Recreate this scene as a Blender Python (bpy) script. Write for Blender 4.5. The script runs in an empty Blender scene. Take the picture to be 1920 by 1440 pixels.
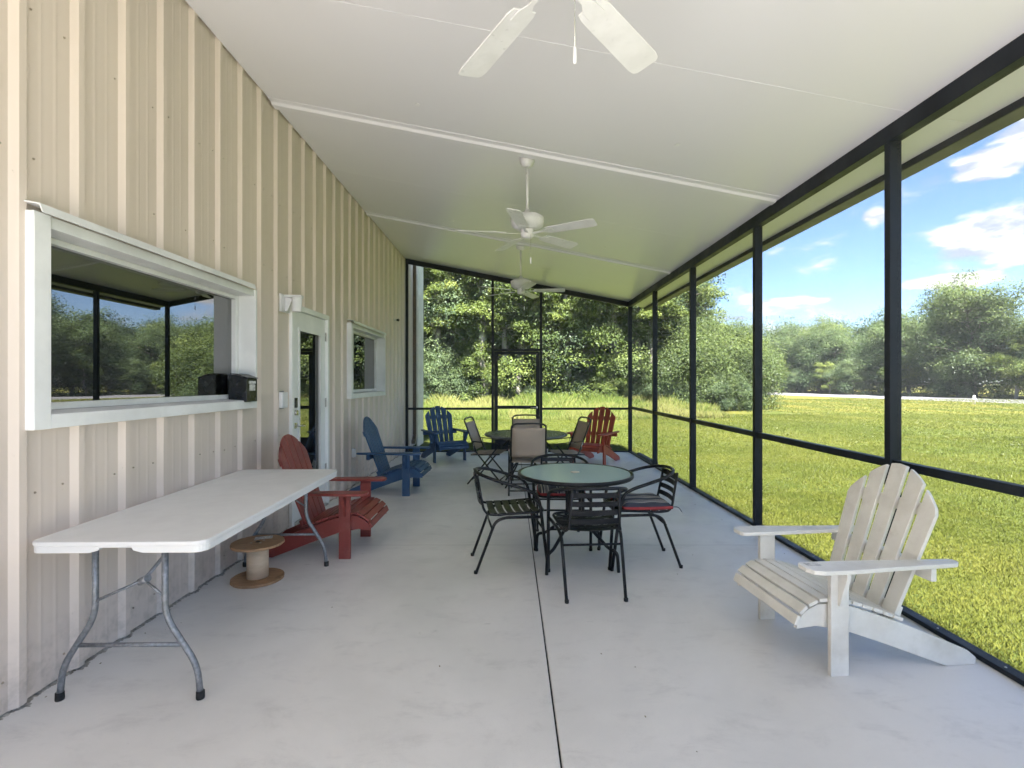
import bpy, math, random
import numpy as np
from mathutils import Vector, Matrix
PI = math.pi
R = math.radians
random.seed(7)
sc = bpy.context.scene
col = sc.collection

# ---------------------------------------------------------------- camera
CAMH = 1.43
cam = bpy.data.cameras.new('camera'); cam.sensor_width = 36.0; cam.lens = 940 / 1920 * 36
cam.shift_x = 3 / 1920; cam.shift_y = -4 / 1920; cam.clip_start = .05; cam.clip_end = 2000
camo = bpy.data.objects.new('camera', cam); col.objects.link(camo)
camo.location = (0, 0, CAMH); camo.rotation_euler = (R(90), 0, 0); sc.camera = camo

# ---------------------------------------------------------------- world, sun, exposure
SUN_EL, SUN_AZ = 60, 172          # azimuth clockwise from +Y (view direction)
SKY_STRENGTH = .05
world = bpy.data.worlds.new('World'); sc.world = world; world.use_nodes = True
wn = world.node_tree; wn.nodes.clear()
def wnode(t, **k):
    n = wn.nodes.new(t)
    for a, b in k.items(): setattr(n, a, b)
    return n
def wmath(op, a, b=None, c=None, clamp=False):
    n = wnode('ShaderNodeMath', operation=op, use_clamp=clamp)
    for i, v in enumerate((a, b, c)):
        if v is None: continue
        if isinstance(v, (int, float)): n.inputs[i].default_value = v
        else: wn.links.new(v, n.inputs[i])
    return n.outputs[0]
sky = wnode('ShaderNodeTexSky', sky_type='NISHITA', sun_disc=False)
sky.sun_elevation = R(SUN_EL); sky.sun_rotation = R(SUN_AZ); sky.altitude = 0
sky.air_density = .75; sky.dust_density = .15; sky.ozone_density = 5.0
tc = wnode('ShaderNodeTexCoord')
sep = wnode('ShaderNodeSeparateXYZ'); wn.links.new(tc.outputs['Generated'], sep.inputs[0])
az = wmath('ARCTAN2', sep.outputs[0], sep.outputs[1]); el = wmath('ARCSINE', sep.outputs[2])
def skynoise(dz, scale=4.2, sy=2.6):
    cb = wnode('ShaderNodeCombineXYZ')
    wn.links.new(wmath('MULTIPLY', az, 1.0), cb.inputs[0]); wn.links.new(wmath('MULTIPLY', wmath('ADD', el, dz), sy), cb.inputs[1])
    nz = wnode('ShaderNodeTexNoise'); nz.inputs['Scale'].default_value = scale; nz.inputs['Detail'].default_value = 9
    nz.inputs['Roughness'].default_value = .56; nz.inputs['Distortion'].default_value = .25
    wn.links.new(cb.outputs[0], nz.inputs['Vector']); return nz.outputs[0]
blobs = [(46.4, 11.7, 6.0, 2.1, 1.25), (43.9, 17.4, 2.4, 1.2, 1.2), (47.0, 19.2, 3.2, 1.6, .95), (41.4, 8.5, 3.8, .62, 1.0), (36.0, 15.0, 1.1, .8, .8),
         (29.0, 8.0, 4.6, .5, .7), (24.5, 6.6, 3.5, .7, .6), (60, 14, 8, 3, .9), (80, 20, 12, 4, .9), (10, 22, 12, 5, .8), (-30, 25, 16, 5, .8), (110, 16, 12, 4, .9)]
bias = None
for a, b, wa, wb, h in blobs:
    da = wmath('POWER', wmath('ABSOLUTE', wmath('DIVIDE', wmath('SUBTRACT', az, R(a)), R(wa))), 2.0)
    de = wmath('POWER', wmath('ABSOLUTE', wmath('DIVIDE', wmath('SUBTRACT', el, R(b)), R(wb))), 2.0)
    g = wmath('MULTIPLY', wmath('EXPONENT', wmath('MULTIPLY', wmath('ADD', da, de), -1.0)), h)
    bias = g if bias is None else wmath('MAXIMUM', bias, g)
fine = skynoise(0.0, 13.0)
wide = skynoise(0.3, 3.0)
dens = wmath('ADD', wmath('MULTIPLY', bias, .62), wmath('MULTIPLY', fine, .75))
gen = wmath('ADD', wmath('MULTIPLY', wide, .9), wmath('MULTIPLY', fine, .35))
ss = wnode('ShaderNodeMapRange', interpolation_type='SMOOTHSTEP'); wn.links.new(dens, ss.inputs[0]); ss.inputs[1].default_value = .52; ss.inputs[2].default_value = .72
s2 = wnode('ShaderNodeMapRange', interpolation_type='SMOOTHSTEP'); wn.links.new(gen, s2.inputs[0]); s2.inputs[1].default_value = .68; s2.inputs[2].default_value = .80; s2.inputs[4].default_value = .9
mask = wmath('MAXIMUM', ss.outputs[0], s2.outputs[0])
fine_b = skynoise(.035, 13.0)
shade = wnode('ShaderNodeMapRange', interpolation_type='SMOOTHSTEP'); wn.links.new(wmath('SUBTRACT', fine, fine_b), shade.inputs[0])
shade.inputs[1].default_value = -.12; shade.inputs[2].default_value = .1
ccol = wnode('ShaderNodeMix', data_type='RGBA'); wn.links.new(shade.outputs[0], ccol.inputs[0])
CL = 4.3
ccol.inputs[6].default_value = (CL * .50, CL * .57, CL * .70, 1); ccol.inputs[7].default_value = (CL, CL * .99, CL * .97, 1)
mixc = wnode('ShaderNodeMix', data_type='RGBA'); wn.links.new(mask, mixc.inputs[0]); wn.links.new(sky.outputs[0], mixc.inputs[6]); wn.links.new(ccol.outputs[2], mixc.inputs[7])
bg = wnode('ShaderNodeBackground'); bg.inputs[1].default_value = SKY_STRENGTH; wn.links.new(mixc.outputs[2], bg.inputs[0])
wo = wnode('ShaderNodeOutputWorld'); wn.links.new(bg.outputs[0], wo.inputs[0])
world.cycles.sampling_method = 'MANUAL'; world.cycles.sample_map_resolution = 512

sd = bpy.data.lights.new('sun', 'SUN'); sd.energy = 5; sd.angle = R(3); sd.color = (1, .95, .87)
so = bpy.data.objects.new('sun', sd); col.objects.link(so)
sv = Vector((math.sin(R(SUN_AZ)) * math.cos(R(SUN_EL)), math.cos(R(SUN_AZ)) * math.cos(R(SUN_EL)), math.sin(R(SUN_EL))))
so.rotation_euler = sv.to_track_quat('Z', 'Y').to_euler(); so.location = sv * 60
vs = sc.view_settings; vs.view_transform = 'Standard'; vs.look = 'None'; vs.gamma = 1; vs.use_curve_mapping = False
vs.exposure = 2.82
sc.cycles.use_adaptive_sampling = True; sc.cycles.adaptive_threshold = .025
sc.cycles.max_bounces = 9; sc.cycles.diffuse_bounces = 6; sc.cycles.glossy_bounces = 4; sc.cycles.transparent_max_bounces = 12
sc.cycles.caustics_reflective = False; sc.cycles.caustics_refractive = False; sc.cycles.sample_clamp_indirect = 6
try: sc.cycles.use_denoising = True
except Exception: pass

# ---------------------------------------------------------------- materials
def newmat(name):
    m = bpy.data.materials.new(name); m.use_nodes = True
    return m, m.node_tree, m.node_tree.nodes['Principled BSDF']
def noise_node(nt, scale, detail=4, rough=.55, stretch=(1, 1, 1), coord='Object', distort=0):
    t = nt.nodes.new('ShaderNodeTexCoord'); mp = nt.nodes.new('ShaderNodeMapping'); mp.inputs['Scale'].default_value = stretch
    nt.links.new(t.outputs[coord], mp.inputs[0]); n = nt.nodes.new('ShaderNodeTexNoise'); n.inputs['Scale'].default_value = scale
    n.inputs['Detail'].default_value = detail; n.inputs['Roughness'].default_value = rough; n.inputs['Distortion'].default_value = distort
    nt.links.new(mp.outputs[0], n.inputs['Vector']); return n.outputs[0]
def maprange(nt, v, a, b, c=0, d=1):
    n = nt.nodes.new('ShaderNodeMapRange'); n.interpolation_type = 'SMOOTHSTEP'; nt.links.new(v, n.inputs[0])
    for i, x in enumerate((a, b, c, d)): n.inputs[i + 1].default_value = x
    return n.outputs[0]
def mixcol(nt, f, a, b, mode='MIX'):
    n = nt.nodes.new('ShaderNodeMix'); n.data_type = 'RGBA'; n.blend_type = mode
    for i, v in ((0, f), (6, a), (7, b)):
        if isinstance(v, (int, float)): n.inputs[i].default_value = v
        elif isinstance(v, tuple): n.inputs[i].default_value = v + (1,) if len(v) == 3 else v
        else: nt.links.new(v, n.inputs[i])
    return n.outputs[2]
def mmath(nt, op, a, b=None, clamp=False):
    n = nt.nodes.new('ShaderNodeMath'); n.operation = op; n.use_clamp = clamp
    for i, v in enumerate((a, b)):
        if v is None: continue
        if isinstance(v, (int, float)): n.inputs[i].default_value = v
        else: nt.links.new(v, n.inputs[i])
    return n.outputs[0]
def bump(nt, bs, h, strength, dist=.01):
    b = nt.nodes.new('ShaderNodeBump'); b.inputs['Strength'].default_value = strength; b.inputs['Distance'].default_value = dist
    nt.links.new(h, b.inputs['Height']); nt.links.new(b.outputs[0], bs.inputs['Normal'])
def pm(name, c1, c2=None, scale=6, rough=.5, bs=.0, bscale=60, metallic=0, stretch=(1, 1, 1), lo=.35, hi=.65, rvar=.08, ior=1.45, dist=.004):
    m, nt, b = newmat(name)
    c2 = c2 or tuple(x * .8 for x in c1)
    f = maprange(nt, noise_node(nt, scale, 6, .6, stretch), lo, hi)
    nt.links.new(mixcol(nt, f, c1, c2), b.inputs['Base Color'])
    b.inputs['Metallic'].default_value = metallic; b.inputs['IOR'].default_value = ior
    nt.links.new(maprange(nt, noise_node(nt, scale * 2.3, 4), .3, .7, max(rough - rvar, .02), min(rough + rvar, 1)), b.inputs['Roughness'])
    if bs: bump(nt, b, noise_node(nt, bscale, 5, .6, stretch), bs, dist)
    return m
M = {}
M['black_metal'] = pm('black_painted_metal', (.012, .013, .016), (.02, .021, .024), 9, .36, .1, 200, ior=1.3)
M['dark_frame'] = pm('charcoal_aluminium', (.013, .016, .022), (.022, .026, .034), 3, .45, .06, 120, stretch=(1, 1, .3), ior=1.3)
M['white_trim'] = pm('white_trim_metal', (.78, .79, .80), (.66, .67, .68), 2.2, .4, .05, 30)
M['white_fan'] = pm('white_fan_enamel', (.70, .70, .725), (.64, .64, .66), 8, .35)
M['door_white'] = pm('white_door_paint', (.80, .81, .81), (.72, .73, .73), 2, .38)
M['grey_tube'] = pm('grey_hammered_steel', (.25, .26, .28), (.17, .18, .195), 60, .38, .25, 180, metallic=.4)
M['rubber'] = pm('black_rubber', (.012, .012, .012), None, 20, .6)
M['plastic_white'] = pm('white_blow_moulded_plastic', (.70, .705, .71), (.67, .675, .68), 5, .42, .12, 260)
M['chrome'] = pm('satin_nickel', (.6, .59, .57), None, 20, .25, metallic=1)
M['box_black'] = pm('glossy_black_box', (.008, .008, .012), None, 5, .28)
M['sticker'] = pm('paper_sticker', (.7, .7, .68), (.35, .35, .36), 60, .6)
M['sling'] = pm('taupe_sling_fabric', (.46, .38, .30), (.40, .325, .26), 220, .75, .4, 700)
M['sling_frame'] = pm('bronze_black_tube', (.022, .02, .018), (.035, .032, .03), 12, .35)
M['grey_top'] = pm('dark_grey_table_top', (.09, .10, .11), (.13, .14, .15), 25, .22, .1, 150)
M['bronze'] = pm('bronze_downspout', (.13, .095, .075), (.1, .075, .06), 4, .45)
M['white_corner'] = pm('corner_trim_cream', (.78, .75, .70), None, 3, .45)
M['soffit'] = pm('soffit_panel', (.70, .70, .66), (.64, .64, .60), 2, .4)
M['gutter'] = pm('bronze_gutter', (.12, .115, .11), (.09, .088, .085), 3, .45)
M['tan_plastic'] = pm('ivory_plastic', (.62, .58, .5), None, 9, .5)
M['rust'] = pm('galvanised_screw', (.40, .34, .27), None, 30, .5, metallic=.3)
M['grey_extension'] = pm('grey_drain_extension', (.10, .105, .115), None, 10, .6)

def adk_paint(name, c, c2, worn, amount):
    m, nt, b = newmat(name)
    f = maprange(nt, noise_node(nt, 5, 6, .65, (1, 1, 1)), .35, .68)
    base = mixcol(nt, f, c, c2)
    g = maprange(nt, noise_node(nt, 26, 8, .75), 1 - amount, 1 - amount + .1)
    g2 = maprange(nt, noise_node(nt, 3.1, 6, .7), .5, .72, 0, .35)
    nt.links.new(mixcol(nt, mmath(nt, 'MAXIMUM', g, g2), base, worn), b.inputs['Base Color'])
    b.inputs['Roughness'].default_value = .46
    bump(nt, b, noise_node(nt, 14, 6, .6, (1, 8, 8)), .22, .004)
    return m
M['adk_white'] = adk_paint('weathered_white_paint', (.76, .75, .71), (.66, .645, .60), (.42, .39, .33), .30)
M['adk_red'] = adk_paint('barn_red_paint', (.23, .04, .032), (.19, .034, .028), (.36, .16, .13), .39)
M['adk_red_lit'] = adk_paint('lit_red_paint', (.38, .07, .038), (.31, .055, .032), (.48, .2, .15), .38)  # same red brightened, light from outside put into the colour
M['adk_blue'] = adk_paint('slate_blue_paint', (.024, .075, .17), (.02, .06, .14), (.13, .17, .22), .38)

# floor concrete
def concrete():
    m, nt, b = newmat('broom_finished_concrete')
    a = maprange(nt, noise_node(nt, .55, 7, .62, distort=.4), .36, .66)
    c = mixcol(nt, a, (.73, .715, .69), (.62, .61, .59))
    s = maprange(nt, noise_node(nt, 3.4, 10, .74, (1, 1.8, 1), distort=.35), .49, .74, 0, .27)
    c = mixcol(nt, s, c, (.29, .285, .28))
    tj = nt.nodes.new('ShaderNodeTexCoord'); sj = nt.nodes.new('ShaderNodeSeparateXYZ'); nt.links.new(tj.outputs['Object'], sj.inputs[0])
    yj = mmath(nt, 'ADD', sj.outputs[1], mmath(nt, 'MULTIPLY', noise_node(nt, 2.5, 3), .05))
    for y_, w_ in ((4.42, .012), (7.30, .02), (1.2, .01)):
        ln = maprange(nt, mmath(nt, 'ABSOLUTE', mmath(nt, 'SUBTRACT', yj, y_)), w_, 0, 0, .35)
        c = mixcol(nt, ln, c, (.25, .25, .25))
    sp = maprange(nt, noise_node(nt, 140, 3, .7), .62, .72, 0, .35)
    c = mixcol(nt, sp, c, (.30, .30, .30))
    sp2 = maprange(nt, noise_node(nt, 230, 2, .6), .64, .74, 0, .4)
    c = mixcol(nt, sp2, c, (.72, .72, .72))
    dk = maprange(nt, noise_node(nt, 5.3, 4, .5, (1, 2, 1)), .70, .78, 0, .3)
    c = mixcol(nt, dk, c, (.2, .2, .2))
    nt.links.new(c, b.inputs['Base Color'])
    nt.links.new(maprange(nt, noise_node(nt, 2.2, 5),   .35, .65, .30, .50), b.inputs['Roughness']); b.inputs['Specular IOR Level'].default_value = .6
    bump(nt, b, noise_node(nt, 170, 5, .7), .35, .002)
    return m
M['concrete'] = concrete()

# ribbed wall paint with dirt
def wallmat():
    m, nt, b = newmat('beige_wall_steel')
    f = maprange(nt, noise_node(nt, .8, 5, .6, (1, 1, .35)), .35, .65)
    c = mixcol(nt, f, (.67, .585, .52), (.61, .53, .475))
    st = maprange(nt, noise_node(nt, 9, 6, .65, (1, 1, .06)), .54, .8, 0, .2)
    c = mixcol(nt, st, c, (.50, .42, .36))
    t = nt.nodes.new('ShaderNodeTexCoord'); sp = nt.nodes.new('ShaderNodeSeparateXYZ'); nt.links.new(t.outputs['Object'], sp.inputs[0])
    low = maprange(nt, sp.outputs[2], .45, .0, 0, .5)
    splash = mmath(nt, 'MULTIPLY', low, maprange(nt, noise_node(nt, 16, 7, .7), .42, .66))
    c = mixcol(nt, splash, c, (.36, .32, .27))
    d = maprange(nt, noise_node(nt, 44, 3, .6), .73, .77, 0, .5)
    c = mixcol(nt, d, c, (.25, .2, .15))
    nt.links.new(c, b.inputs['Base Color']); b.inputs['Roughness'].default_value = .42
    bump(nt, b, noise_node(nt, 3.5, 4, .5, (1, 1, .3)), .18, .01)
    return m
M['wall'] = wallmat()

def ceilmat():
    m, nt, b = newmat('white_ceiling_enamel')
    f = maprange(nt, noise_node(nt, .5, 3, .5), .2, .8)
    c = mixcol(nt, f, (.775, .77, .83), (.745, .74, .80))
    d = maprange(nt, noise_node(nt, 3.2, 8, .7), .68, .80, 0, .12)
    nt.links.new(mixcol(nt, d, c, (.5, .48, .42)), b.inputs['Base Color'])
    b.inputs['Roughness'].default_value = .27; b.inputs['Specular IOR Level'].default_value = .6
    bump(nt, b, noise_node(nt, .9, 2, .4, (.4, 1.5, 1)), .10, .01)
    return m
M['ceiling'] = ceilmat()

def glassmat(name, base, ior, rough):
    m, nt, b = newmat(name)
    b.inputs['Base Color'].default_value = base + (1,); b.inputs['Roughness'].default_value = rough; b.inputs['IOR'].default_value = ior
    bump(nt, b, noise_node(nt, .9, 2, .4), .03, .01)
    return m
M['dark_glass'] = glassmat('reflective_window_glass', (.006, .007, .008), 2.9, .012)  # near-black base stands in for the unlit rooms behind the panes
def frosted():
    m, nt, b = newmat('frosted_green_glass')
    t = nt.nodes.new('ShaderNodeTexCoord'); sp = nt.nodes.new('ShaderNodeSeparateXYZ'); nt.links.new(t.outputs['Object'], sp.inputs[0])
    n = noise_node(nt, 500, 2, .5)
    nt.links.new(mixcol(nt, maprange(nt, n, .3, .7), (.48, .66, .68), (.54, .72, .74)), b.inputs['Base Color'])
    b.inputs['Roughness'].default_value = .10; b.inputs['Transmission Weight'].default_value = .15; b.inputs['IOR'].default_value = 1.5
    bump(nt, b, n, .06, .001)
    return m
M['frost'] = frosted()

def screenmat():
    m = bpy.data.materials.new('fibreglass_insect_screen'); m.use_nodes = True; nt = m.node_tree; nt.nodes.clear()
    g = nt.nodes.new('ShaderNodeNewGeometry'); d = nt.nodes.new('ShaderNodeVectorMath'); d.operation = 'DOT_PRODUCT'
    nt.links.new(g.outputs['Incoming'], d.inputs[0]); nt.links.new(g.outputs['Normal'], d.inputs[1])
    c = mmath(nt, 'MAXIMUM', mmath(nt, 'ABSOLUTE', d.outputs['Value']), .06)
    fac = mmath(nt, 'SUBTRACT', 1.0, mmath(nt, 'EXPONENT', mmath(nt, 'DIVIDE', -.10, c)))
    df = nt.nodes.new('ShaderNodeBsdfDiffuse'); df.inputs[0].default_value = (.055, .058, .06, 1)
    n = noise_node(nt, 1.3, 4, .6); 
    nt.links.new(mixcol(nt, maprange(nt, n, .3, .7), (.13, .133, .136), (.18, .183, .186)), df.inputs[0])
    tr = nt.nodes.new('ShaderNodeBsdfTransparent'); mx = nt.nodes.new('ShaderNodeMixShader')
    nt.links.new(fac, mx.inputs[0]); nt.links.new(tr.outputs[0], mx.inputs[1]); nt.links.new(df.outputs[0], mx.inputs[2])
    o = nt.nodes.new('ShaderNodeOutputMaterial'); nt.links.new(mx.outputs[0], o.inputs[0]); return m
M['screen'] = screenmat()

def leafmat(name, dark, mid, light, gloss=.012):
    m = bpy.data.materials.new(name); m.use_nodes = True; nt = m.node_tree; nt.nodes.clear()
    at = nt.nodes.new('ShaderNodeAttribute'); at.attribute_name = 'tint'
    oi = nt.nodes.new('ShaderNodeObjectInfo')
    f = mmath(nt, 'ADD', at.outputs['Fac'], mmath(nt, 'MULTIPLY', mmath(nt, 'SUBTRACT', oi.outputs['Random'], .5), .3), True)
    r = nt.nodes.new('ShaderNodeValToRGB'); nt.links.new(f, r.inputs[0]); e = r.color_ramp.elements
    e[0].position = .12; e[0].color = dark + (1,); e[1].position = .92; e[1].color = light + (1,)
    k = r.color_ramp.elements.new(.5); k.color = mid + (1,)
    sn = nt.nodes.new('ShaderNodeAttribute'); sn.attribute_name = 'soft'; vt = nt.nodes.new('ShaderNodeVectorTransform'); vt.vector_type = 'NORMAL'; vt.convert_from = 'OBJECT'; vt.convert_to = 'WORLD'
    nt.links.new(sn.outputs['Vector'], vt.inputs[0]); ge = nt.nodes.new('ShaderNodeNewGeometry')
    va = nt.nodes.new('ShaderNodeVectorMath'); va.operation = 'SCALE'; nt.links.new(vt.outputs[0], va.inputs[0]); va.inputs['Scale'].default_value = 1.6
    vb = nt.nodes.new('ShaderNodeVectorMath'); vb.operation = 'ADD'; nt.links.new(va.outputs[0], vb.inputs[0]); nt.links.new(ge.outputs['Normal'], vb.inputs[1])
    vn = nt.nodes.new('ShaderNodeVectorMath'); vn.operation = 'NORMALIZE'; nt.links.new(vb.outputs[0], vn.inputs[0])
    df = nt.nodes.new('ShaderNodeBsdfDiffuse'); tl = nt.nodes.new('ShaderNodeBsdfTranslucent'); nt.links.new(vn.outputs[0], df.inputs['Normal']); gl = nt.nodes.new('ShaderNodeBsdfGlossy'); gl.inputs['Roughness'].default_value = .42
    gl.inputs[0].default_value = (.9, .95, 1, 1)
    nt.links.new(r.outputs[0], df.inputs[0]); nt.links.new(mixcol(nt, .5, r.outputs[0], (.16, .2, .03)), tl.inputs[0])
    a = nt.nodes.new('ShaderNodeMixShader'); a.inputs[0].default_value = .3; nt.links.new(df.outputs[0], a.inputs[1]); nt.links.new(tl.outputs[0], a.inputs[2])
    b = nt.nodes.new('ShaderNodeMixShader'); b.inputs[0].default_value = gloss; nt.links.new(a.outputs[0], b.inputs[1]); nt.links.new(gl.outputs[0], b.inputs[2])
    o = nt.nodes.new('ShaderNodeOutputMaterial'); nt.links.new(b.outputs[0], o.inputs[0]); return m
M['leaf_oak'] = leafmat('oak_leaves', (.062, .092, .04), (.12, .165, .058), (.21, .265, .08))
M['leaf_light'] = leafmat('sweetgum_leaves', (.07, .105, .032), (.145, .195, .05), (.25, .29, .075))
M['leaf_dark'] = leafmat('dark_shrub_leaves', (.055, .088, .05), (.10, .148, .074), (.17, .225, .095))
M['leaf_far'] = leafmat('pale_oak_leaves', (.042, .072, .036), (.078, .122, .055), (.14, .19, .078))
M['leaf_grass'] = leafmat('lawn_grass_blades', (.060, .084, .018), (.096, .118, .023), (.156, .164, .035))
M['leaf_tall'] = leafmat('tall_meadow_grass', (.06, .095, .022), (.115, .155, .036), (.22, .22, .08))
M['bark'] = pm('grey_bark', (.20, .18, .15), (.10, .085, .07), 5, .85, .8, 12, stretch=(1, 1, .25), dist=.04)
M['bark_pale'] = pm('pale_bark', (.34, .32, .28), (.2, .18, .15), 6, .85, .6, 14, stretch=(1, 1, .25), dist=.04)

def lawnmat():
    m, nt, b = newmat('lawn_turf')
    a = maprange(nt, noise_node(nt, .22, 6, .6), .36, .66)
    c = mixcol(nt, a, (.072, .098, .019), (.112, .126, .025))
    d = maprange(nt, noise_node(nt, 3.2, 6, .65), .4, .7, 0, .45)
    c = mixcol(nt, d, c, (.07, .10, .024))
    t = nt.nodes.new('ShaderNodeTexCoord'); vm = nt.nodes.new('ShaderNodeVectorMath'); vm.operation = 'LENGTH'; nt.links.new(t.outputs['Object'], vm.inputs[0])
    dry = mmath(nt, 'MULTIPLY', maprange(nt, vm.outputs['Value'], 16, 40, 0, .7), maprange(nt, noise_node(nt, .16, 6, .6, (2, 1, 1)), .42, .62))
    c = mixcol(nt, dry, c, (.26, .215, .05))
    g = maprange(nt, noise_node(nt, 30, 5, .7), .3, .7, .6, 1.2)
    c = mixcol(nt, 1.0, c, g, 'MULTIPLY')
    nt.links.new(c, b.inputs['Base Color']); b.inputs['Roughness'].default_value = .9; b.inputs['Specular IOR Level'].default_value = .15
    bump(nt, b, noise_node(nt, 22, 6, .7), .9, .05)
    return m
M['lawn'] = lawnmat()
M['floor_dirt'] = pm('leaf_litter_soil', (.09, .07, .04), (.05, .045, .025), 1.5, .95, .8, 12, dist=.05)
M['asphalt'] = pm('pale_weathered_asphalt', (.17, .17, .185), (.14, .14, .15), 1.2, .85, .3, 60)
M['road_paint'] = pm('white_road_line', (.75, .75, .73), None, 3, .7)
def woodmat():
    m, nt, b = newmat('spool_plywood')
    n = noise_node(nt, 7, 7, .65, (1, 9, 1), distort=.6)
    c = mixcol(nt, maprange(nt, n, .3, .7), (.42, .25, .13), (.26, .145, .075))
    s = maprange(nt, noise_node(nt, 9, 5, .6), .6, .68, 0, .6)
    c = mixcol(nt, s, c, (.10, .055, .03))
    nt.links.new(c, b.inputs['Base Color']); b.inputs['Roughness'].default_value = .6; bump(nt, b, n, .3, .004); return m
M['wood'] = woodmat()
M['cardboard'] = pm('pale_cardboard_core', (.62, .48, .34), (.54, .41, .29), 8, .7, .15, 60, stretch=(1, 1, 4))
def stripes():
    m, nt, b = newmat('striped_cushion_cloth')
    t = nt.nodes.new('ShaderNodeTexCoord'); sp = nt.nodes.new('ShaderNodeSeparateXYZ'); nt.links.new(t.outputs['Object'], sp.inputs[0])
    v = mmath(nt, 'FRACT', mmath(nt, 'MULTIPLY', mmath(nt, 'ADD', sp.outputs[1], .5), 7.4))
    r = nt.nodes.new('ShaderNodeValToRGB'); r.color_ramp.interpolation = 'CONSTANT'; nt.links.new(v, r.inputs[0]); e = r.color_ramp.elements
    e[0].position = 0; e[0].color = (.045, .05, .07, 1); e[1].position = .38; e[1].color = (.5, .47, .43, 1)
    for p, c in ((.46, (.04, .05, .075, 1)), (.56, (.5, .47, .43, 1)), (.62, (.20, .19, .20, 1)), (.78, (.52, .5, .46, 1)), (.86, (.07, .075, .1, 1))):
        k = r.color_ramp.elements.new(p); k.color = c
    nt.links.new(r.outputs[0], b.inputs['Base Color']); b.inputs['Roughness'].default_value = .85
    bump(nt, b, noise_node(nt, 30, 4, .6), .4, .01); return m
M['stripe'] = stripes()
M['red_cloth'] = pm('red_cushion_piping', (.36, .05, .05), (.28, .035, .04), 12, .8, .3, 80)

# ---------------------------------------------------------------- mesh helpers
class MB:
    def __init__(s): s.v = []; s.f = []; s.sm = []
    def add(s, vs, fs, smooth=False, mat=None):
        o = len(s.v)
        s.v += [tuple((mat @ Vector(v)) if mat else v) for v in vs]
        s.f += [tuple(i + o for i in f) for f in fs]; s.sm += [smooth] * len(fs); return s
    def box(s, a, b, mat=None):
        x0, y0, z0 = a; x1, y1, z1 = b
        vs = [(x0, y0, z0), (x1, y0, z0), (x1, y1, z0), (x0, y1, z0), (x0, y0, z1), (x1, y0, z1), (x1, y1, z1), (x0, y1, z1)]
        return s.add(vs, [(0, 3, 2, 1), (4, 5, 6, 7), (0, 1, 5, 4), (1, 2, 6, 5), (2, 3, 7, 6), (3, 0, 4, 7)], mat=mat)
    def prism(s, pts, a, b, axis='y', mat=None, smooth=False):
        n = len(pts)
        def P(p, t): return {'y': (p[0], t, p[1]), 'x': (t, p[0], p[1]), 'z': (p[0], p[1], t)}[axis]
        ar = sum(pts[i][0] * pts[(i + 1) % n][1] - pts[(i + 1) % n][0] * pts[i][1] for i in range(n))
        if (ar < 0) != (axis == 'y'): pts = pts[::-1]
        vs = [P(p, a) for p in pts] + [P(p, b) for p in pts]
        fs = [tuple(range(n))[::-1], tuple(range(n, 2 * n))] + [(i, (i + 1) % n, n + (i + 1) % n, n + i) for i in range(n)]
        return s.add(vs, fs, smooth, mat)
    def tube(s, path, r, n=10, closed=False, mat=None, cap=True, flat=1.0):
        P = [Vector(p) for p in path]; m = len(P); vs = []; fs = []
        T = []
        for i in range(m):
            if closed: t = P[(i + 1) % m] - P[i - 1]
            else: t = P[min(i + 1, m - 1)] - P[max(i - 1, 0)]
            T.append(t.normalized())
        up = Vector((0, 0, 1)) if abs(T[0].z) < .9 else Vector((0, 1, 0))
        nn = (up - T[0] * up.dot(T[0])).normalized()
        for i in range(m):
            nn = (nn - T[i] * nn.dot(T[i])).normalized(); bb = T[i].cross(nn)
            for k in range(n):
                a = 2 * PI * k / n; vs.append(tuple(P[i] + nn * (r * math.cos(a) * flat) + bb * (r * math.sin(a))))
        for i in range(m if closed else m - 1):
            j = (i + 1) % m
            for k in range(n): fs.append((i * n + k, i * n + (k + 1) % n, j * n + (k + 1) % n, j * n + k))
        s.add(vs, fs, True, mat)
        if cap and not closed:
            o = len(s.v) - len(vs)
            s.f += [tuple(o + k for k in range(n))[::-1], tuple(o + (m - 1) * n + k for k in range(n))]; s.sm += [False, False]
        return s
    def lathe(s, prof, n=32, c=(0, 0), mat=None, smooth=True):
        vs = []; fs = []
        for r, z in prof:
            for k in range(n): vs.append((c[0] + r * math.cos(2 * PI * k / n), c[1] + r * math.sin(2 * PI * k / n), z))
        for i in range(len(prof) - 1):
            for k in range(n): fs.append((i * n + k, i * n + (k + 1) % n, (i + 1) * n + (k + 1) % n, (i + 1) * n + k))
        s.add(vs, fs, smooth, mat)
        o = len(s.v) - len(vs)
        s.f += [tuple(o + k for k in range(n))[::-1], tuple(o + (len(prof) - 1) * n + k for k in range(n))]; s.sm += [False, False]
        return s
    def build(s, name, mat, parent=None, bevel=0, seg=2, kind=None, auto=False):
        me = bpy.data.meshes.new(name); me.from_pydata(s.v, [], s.f); me.polygons.foreach_set('use_smooth', s.sm); me.update()
        me.materials.append(M[mat] if isinstance(mat, str) else mat)
        o = bpy.data.objects.new(name, me); col.objects.link(o)
        if parent: o.parent = parent
        if bevel:
            b = o.modifiers.new('bevel', 'BEVEL'); b.width = bevel; b.segments = seg; b.limit_method = 'ANGLE'; b.angle_limit = R(40)
            b.harden_normals = False
        if auto:
            try: me.shade_auto_smooth if False else None
            except Exception: pass
        if kind: o['kind'] = kind
        return o
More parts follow.
